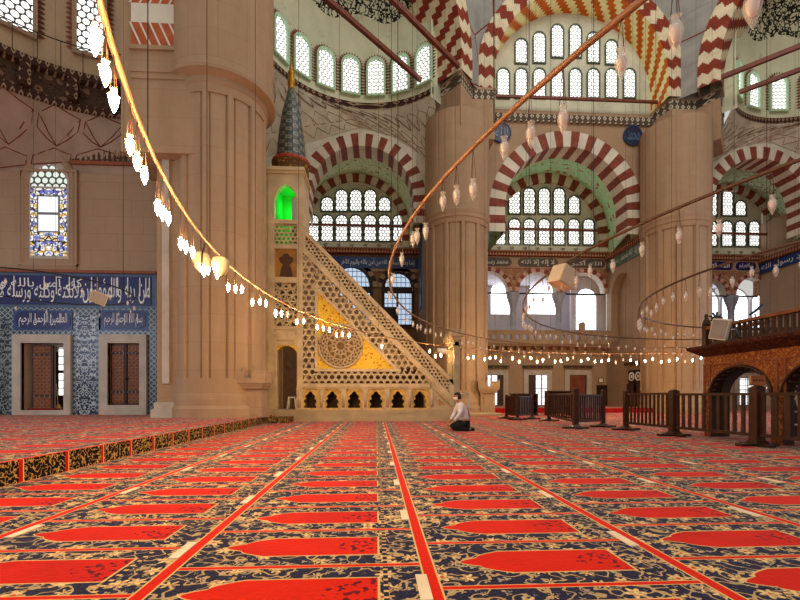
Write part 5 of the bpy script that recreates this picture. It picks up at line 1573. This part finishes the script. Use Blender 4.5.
for s in (-1, 1):
    hp = vtx(.10, s * .09, .18, .105, pel); kn = vtx(-.31, s * .125, .095, .080, hp); an = vtx(.25, s * .105, .055, .055, kn)
skinmesh('trousers', V, Ed, TROUS, t)
V, Ed = [], []
for s in (-1, 1):
    B = MB(); B.sphere((.30, s * .10, .05), .09, .04, .045, 10, 6); B.build('sock', TROUS, t)
B = MB()
rows = [[(-.052 + .098 * cos(e) * cos(a) - .004, .085 * cos(e) * sin(a), .915 + .10 * sin(e)) for a in [2 * pi * k / 20 for k in range(21)]] for e in [radians(q) for q in (12, 30, 50, 70, 88)]]
B.grid(rows, 0); rows = [[(-.045 + .093 * cos(a), .086 * sin(a), z) for a in [radians(-105 + 15 * k) for k in range(15)]] for z in (.83, .87, .94)]
B.grid(rows, 0); B.build('hair', HAIR, t)
B = MB(); rows = [[(-.066 - .088 * cos(a) * f - g, .082 * sin(a), z) for a in [radians(-80 + 16 * k) for k in range(11)]] for z, f, g in ((.815, .7, .0), (.835, .95, .008), (.86, 1.0, .012), (.875, .95, .005))]
B.grid(rows, 0); B.build('face_mask', MASKM, t)
for s in (-1, 1):
    B = MB(); B.sphere((-.146, s * .032, .895), .008, .012, .007, 8, 6); B.build('eye', HAIR, body)
# grey-blue metal stand behind the man
x0, y0 = G(464, 422)
t2 = thing('metal_stand', 'thin grey-blue metal frame stand behind the kneeling man', 'stand', (x0, y0, 0))
for px in (-.17, .17):
    B = MB(); B.tube([(px, 0, 0), (px, 0, 1.0)], .025, 6); B.build('upright', STEEL, t2)
B = MB(); B.tube([(-.17, 0, .98), (.17, 0, 1.0)], .025, 6); B.build('crossbar', STEEL, t2)

# ================================================================ CHANDELIER RINGS AND THEIR LAMPS
RC, RZ = (10.5, 6.8), 2.9
RAD = {'D': 12.74, 'C': 10.3, 'B': 7.70, 'A': 5.28}
NAMES = {'D': 'outermost', 'C': 'second', 'B': 'third', 'A': 'innermost visible'}
def ringpt(k, ph, z=RZ): return (RC[0] + RAD[k] * cos(ph), RC[1] + RAD[k] * sin(ph), z)
def proj(p):
    d = p[0] * SN + p[1] * CS; r = p[0] * CS - p[1] * SN
    if d < .3: return None
    return 400 + F * r / d, HY - F * (p[2] - CAMZ) / d, d
for k in 'DCBA':
    t2 = thing('chandelier_ring', '%s of the concentric lamp rings, a thin %s tube hung on long wires' % (NAMES[k], 'copper' if k in 'DC' else 'dark iron'), 'chandelier', (RC[0], RC[1], RZ))
    B = MB(); n = 128; B.tube([(RAD[k] * cos(2 * pi * i / n), RAD[k] * sin(2 * pi * i / n), 0) for i in range(n)], .019, 8, 0, True)
    B.build('tube', BRASS if k in 'DC' else plain('bronze_tube', lin(92, 66, 48), .45, .3), t2)
    B = MB(); n = {'D': 36, 'C': 26, 'B': 20, 'A': 14}[k]
    for i in range(n):
        a = 2 * pi * (i + .5) / n; B.tube([(RAD[k] * cos(a), RAD[k] * sin(a), 0), (RAD[k] * cos(a), RAD[k] * sin(a), 22)], .0045, 4)
    B.build('suspension_wires', IRON, t2)
LB = MB(); LB.lathe([(.004, -.155), (.018, -.125), (.040, -.07), (.056, -.005), (.050, .045), (.028, .08), (.026, .095), (.042, .125)], 12)
LAMP = LB.mesh('glass_body', [GLASS]); LAMPL = MB(); LAMPL.lathe([(.004, -.15), (.018, -.12), (.040, -.065), (.050, -.005), (.044, .045), (.024, .08)], 10)
LAMPL = LAMPL.mesh('lit_glass_body', [LIT])
CUPM = MB(); CUPM.lathe([(.02, -.06), (.036, -.02), (.040, .03), (.02, .06)], 8); CUP = CUPM.mesh('inner_cup', [plain('pinkish_oil_cup', lin(226, 210, 198), .5)])
NECK = MB(); NECK.lathe([(.024, .075), (.024, .095), (.042, .125), (.034, .125), (.02, .1)], 10)
for a in range(3):
    q = 2 * pi * a / 3; NECK.tube([(.026 * cos(q), .026 * sin(q), .09), (.07 * cos(q), .07 * sin(q), .07), (.056 * cos(q), .056 * sin(q), .02)], .006, 4)
NECKM = NECK.mesh('neck', [GLASS])
HG = MB()
for a in range(3):
    q = 2 * pi * a / 3; HG.tube([(.04 * cos(q), .04 * sin(q), 0), (0, 0, 1)], .0035, 3)
HANG = HG.mesh('hanger_wires', [plain('dark_copper_wire', lin(96, 62, 40), .6)])
nlamp = [0]
def lamp(p, ringz, lit_, label, group, s=.62):
    t = thing('glass_lamp', label, 'lamp', p, random.uniform(0, 2), group)
    if lit_: s = .5
    t.scale = (s, s, s)
    if lit_:
        link('lit_glass', LAMPL, t); link('neck', NECKM, t)
    else:
        link('glass_body', LAMP, t); link('inner_cup', CUP, t)
    h = link('hanger_wires', HANG, t); h.location = (0, 0, .11); h.scale = (1, 1, max(.03, (ringz - p[2]) / s - .11))
    nlamp[0] += 1
def snap(k, px, py):
    best = None
    for i in range(2400):
        ph = 2 * pi * i / 2400; q = proj(ringpt(k, ph, RZ - .3))
        if not q: continue
        e = (q[0] - px) ** 2 + ((q[1] - py) * .7) ** 2
        if best is None or e < best[0]: best = (e, ph, q[2])
    _, ph, d = best
    z = CAMZ + (HY - py) * d / F
    return ph, min(RZ - .2, max(RZ - .55, z))
lit_px = [(106, 41), (115, 73), (121, 100), (129, 145), (137, 161), (143.5, 175), (151, 207), (159, 213), (167.5, 218), (176, 243), (182.5, 247), (191, 252), (199, 271), (206, 269), (217, 274),
          (227, 287), (235.5, 288.5), (243.5, 289), (252, 302), (260.5, 301.5), (267.5, 302.5), (275.5, 313), (282, 313.5), (297, 321.5), (304.5, 320.5), (318, 327), (324, 328), (330.5, 327.5), (337, 334.5), (343, 334), (349.5, 334), (382, 346),
          (430, 351), (435.5, 356), (440.5, 355), (468, 358), (473.5, 357), (484.5, 359), (490, 358), (495.5, 357), (500.5, 361), (512.5, 358), (519, 361.5), (531, 358), (537, 361.5), (543, 360), (555, 361.5), (561, 361), (567.5, 359), (581, 361), (588, 359), (595, 361.5), (602, 361), (609, 360), (630, 360), (637, 363), (645, 361), (653, 359), (661, 362), (669, 360.5), (677, 359), (693, 360), (701, 358)]
used = []
def place(k, px, py, lit_, label, group):
    ph, z = snap(k, px, py); used.append((k, ph)); x, y, _ = ringpt(k, ph); lamp((x, y, z), RZ, lit_, label, group)
def near(i, px):
    if px < 150: return 'over the apse cornice and pilaster'
    if px < 262: return 'before the great fluted pier'
    if px < 310: return 'before the pulpit tower'
    if px < 400: return 'before the gilded pulpit flank'
    if px < 480: return 'around the pulpit portal'
    if px < 640: return 'under the middle gallery parapet'
    return 'before the pier next to the wooden gallery'
cnt = {}
for i, (px, py) in enumerate(lit_px):
    nm = near(i, px); cnt[nm] = cnt.get(nm, 0) + 1
    place('D', px, py, True, 'lit lamp %s, number %d from the left' % (nm, cnt[nm]), 'lit lamps on the outermost ring')
c_px = [(764, 6), (676, 33), (615, 63), (566, 119), (529, 134), (499, 148), (474, 189), (454, 195), (438, 201), (427, 231), (416, 236), (410.5, 239), (402.5, 259), (398, 279), (397, 296), (402, 307), (409, 318), (414, 324), (418, 327), (422, 325), (426, 331), (431, 331), (436, 335), (442, 332)]
for i, (px, py) in enumerate(c_px):
    place('C', px, py, False, 'unlit glass lamp below the long curved copper tube, number %d from its upper end' % (i + 1), 'unlit lamps on the second ring')
d_un = [(276, 313), (289, 313.5), (457, 355), (525, 352), (549, 355), (573, 352), (616, 362.5), (623, 360), (685, 361.5)]
for i, (px, py) in enumerate(d_un):
    place('D', px + .1, py, False, 'unlit lamp among the lit ones of the outermost ring, number %d from the left' % (i + 1), 'unlit lamps on the outermost ring')
def fill(k, step, py_lo, cond, group, what):
    n = int(2 * pi * RAD[k] / step); j = 0
    for i in range(n):
        ph = pi * 1.75 - 2 * pi * (i + random.uniform(-.2, .2)) / n
        hang = random.choice((.24, .30, .36)); p = ringpt(k, ph, RZ - hang); q = proj(p)
        if not q or q[0] < -8 or q[0] > 812 or q[1] < -25: continue
        if any(kk == k and abs((ph - h + pi) % (2 * pi) - pi) * RAD[k] < .2 for kk, h in used): continue
        if not cond(p, q): continue
        if q[0] > 702 and p[1] > 9.4: continue
        j += 1
        lamp(p, RZ, False, 'unlit lamp on the %s, number %d along it' % (what, j), group)
fill('C', .42, 0, lambda p, q: p[1] > 11.8, 'unlit lamps on the second ring', 'far stretch of the second lamp ring')
fill('B', .40, 0, lambda p, q: True, 'unlit lamps on the third ring', 'third lamp ring')
fill('A', .30, 0, lambda p, q: True, 'unlit lamps on the innermost visible ring', 'smallest visible lamp ring')
# small chandelier in the apse
ac, ar, az = G(46, 396.5 + 430 * .9 / 12.6), 2.2, 4.05
t2 = thing('apse_chandelier', 'small dark ring chandelier hanging before the blue tile inscription', 'chandelier', (ac[0], ac[1], az))
B = MB(); B.tube([(ar * cos(2 * pi * i / 48), ar * sin(2 * pi * i / 48), 0) for i in range(48)], .018, 6, 0, True); B.build('tube', IRON, t2)
B = MB()
for i in range(6): B.tube([(ar * cos(i * pi / 3), ar * sin(i * pi / 3), 0), (ar * cos(i * pi / 3), ar * sin(i * pi / 3), 12)], .004, 4)
B.build('suspension_wires', IRON, t2)
for i in range(18):
    a = 2 * pi * (i + .3) / 18
    lamp((ac[0] + ar * cos(a), ac[1] + ar * sin(a), az - .34), az, False, 'small unlit glass lamp of the apse chandelier, number %d around its ring' % (i + 1), 'lamps of the apse chandelier')
# hanging beige loudspeakers
def speaker(k, px, py, s, rz, label, d=None, lab2=''):
    if k:
        ph, _ = snap(k, px, py - 12); x, y, _z = ringpt(k, ph); dd = proj((x, y, 2))[2]; hang = RZ
    else:
        x, y = G(px, HY + F * CAMZ / d); dd = d; hang = az
    z = CAMZ + (HY - py) * dd / F
    t = thing('hanging_loudspeaker', label, 'loudspeaker', (x, y, z), rz)
    B = MB(); B.prismz([(-.5 * s, -.42 * s), (.5 * s, -.42 * s), (.36 * s, .42 * s), (-.36 * s, .42 * s)], -.40 * s, .40 * s); o = B.build('cabinet', PLASTIC_B, t); o.rotation_euler = (radians(12), radians(18), 0)
    B = MB(); B.box(-.46 * s, .46 * s, -.45 * s, -.42 * s, -.36 * s, .36 * s); o2 = B.build('grille', GRILLE if not k else PLASTIC_B, t); o2.rotation_euler = o.rotation_euler
    B = MB(); B.tube([(0, 0, .38 * s), (0, 0, max(.5 * s, hang - z))], .012, 5); B.build('bracket', IRON, t)
speaker('B', 557, 277, .34, radians(28), 'beige box loudspeaker hanging before the middle gallery arches')
speaker(None, 98, 298, .36, radians(40), 'beige loudspeaker hanging before the blue inscription band', 11.0)
# pair of pale shell lamps
ph, _ = snap('D', 207, 262); x, y, _z = ringpt('D', ph); dd = proj((x, y, 2))[2]; z = CAMZ + (HY - 263) * dd / F
t2 = thing('shell_speaker', 'pair of pale rounded shell loudspeakers on the copper ring before the great pier', 'loudspeaker', (x, y, z)); t2.scale = (.8, .8, .8)
for s_, r_ in ((-1, .0), (1, .5)):
    B = MB(); B.lathe([(.03, -.15), (.10, -.08), (.145, .04), (.13, .13), (.06, .17)], 14, (s_ * .07 + (.12 if s_ > 0 else 0), .12 * (s_ > 0), -.03 * (s_ > 0))); B.build('shell', plain('ivory_plastic', lin(170, 154, 128), .6), t2)
B = MB(); B.tube([(0, -.02, .3), (0, -.15, .1), (0, -.15, -.1)], .014, 5); B.build('bracket', IRON, t2)
# white camera on the far pier
Yc = P2[1] - PR - .18; xx, zz = W(441, 351, Yc)
t2 = thing('security_camera', 'white security camera on the far pier behind the stair', 'camera', (WX(441, 22.9), 22.62, W(441, 351, 22.6)[1]))
B = MB(); B.lathe([(.10, -.3), (.15, -.26), (.15, .26), (.12, .3)], 12); o = B.build('housing', PLASTIC_W, t2); o.rotation_euler = (0, pi / 2, .2)
B = MB(); B.box(-.05, .05, 0, .5, -.05, .05); B.build('bracket', STEEL, t2)

# ================================================================ CAMERA, LIGHT, VIEW
cam = bpy.data.cameras.new('camera'); co = bpy.data.objects.new('camera', cam); COL.objects.link(co)
cam.sensor_width = 36.0; cam.lens = F / 800 * 36.0; cam.shift_y = (HY - 300) / 800; cam.clip_start = .05; cam.clip_end = 200
co.location = (0, 0, CAMZ); co.rotation_euler = (pi / 2, 0, -YAW)
SC.camera = co
wd = bpy.data.worlds.new('world'); SC.world = wd; wd.use_nodes = True
bg = wd.node_tree.nodes['Background']; bg.inputs[0].default_value = (1.0, .96, .90, 1); bg.inputs[1].default_value = .50
def area(name, loc, target, size, energy, col, size_y=None):
    l = bpy.data.lights.new(name, 'AREA'); l.energy = energy; l.color = col; l.size = size
    if size_y: l.shape = 'RECTANGLE'; l.size_y = size_y
    o = link(name, l); o.location = loc
    d = Vector(target) - Vector(loc); o.rotation_euler = d.to_track_quat('-Z', 'Y').to_euler()
    return o
pl_ = bpy.data.lights.new('dome_fill_light', 'POINT'); pl_.energy = 4200; pl_.color = (1.0, .97, .9); pl_.shadow_soft_size = 4.0  # added soft fill to lift the upper vaults, standing for unseen dome windows
link('dome_fill_light', pl_).location = (10.9, 8.4, 27)
area('apse_fill_light', (-15.2, 6.0, 4.2), (-6, 11, .2), 4.5, 260, (.70, .78, 1.0), 3.0)  # added cool fill tinting the raised carpet, standing for unbuilt apse windows
area('side_fill_light', (27.0, 17.0, 4.5), (12, 14, 0), 5, 700, (.70, .78, 1.0), 3.0)  # added cool fill tinting the far right carpet, no window built here
SC.view_settings.view_transform = 'Standard'; SC.view_settings.look = 'None'; SC.view_settings.gamma = 1.0
SC.view_settings.exposure = 0.25; SC.view_settings.use_curve_mapping = False
try:
    SC.cycles.use_denoising = True; SC.cycles.max_bounces = 6; SC.cycles.diffuse_bounces = 3; SC.cycles.glossy_bounces = 2; SC.cycles.transparent_max_bounces = 8; SC.cycles.sample_clamp_indirect = 4.0
except Exception: pass
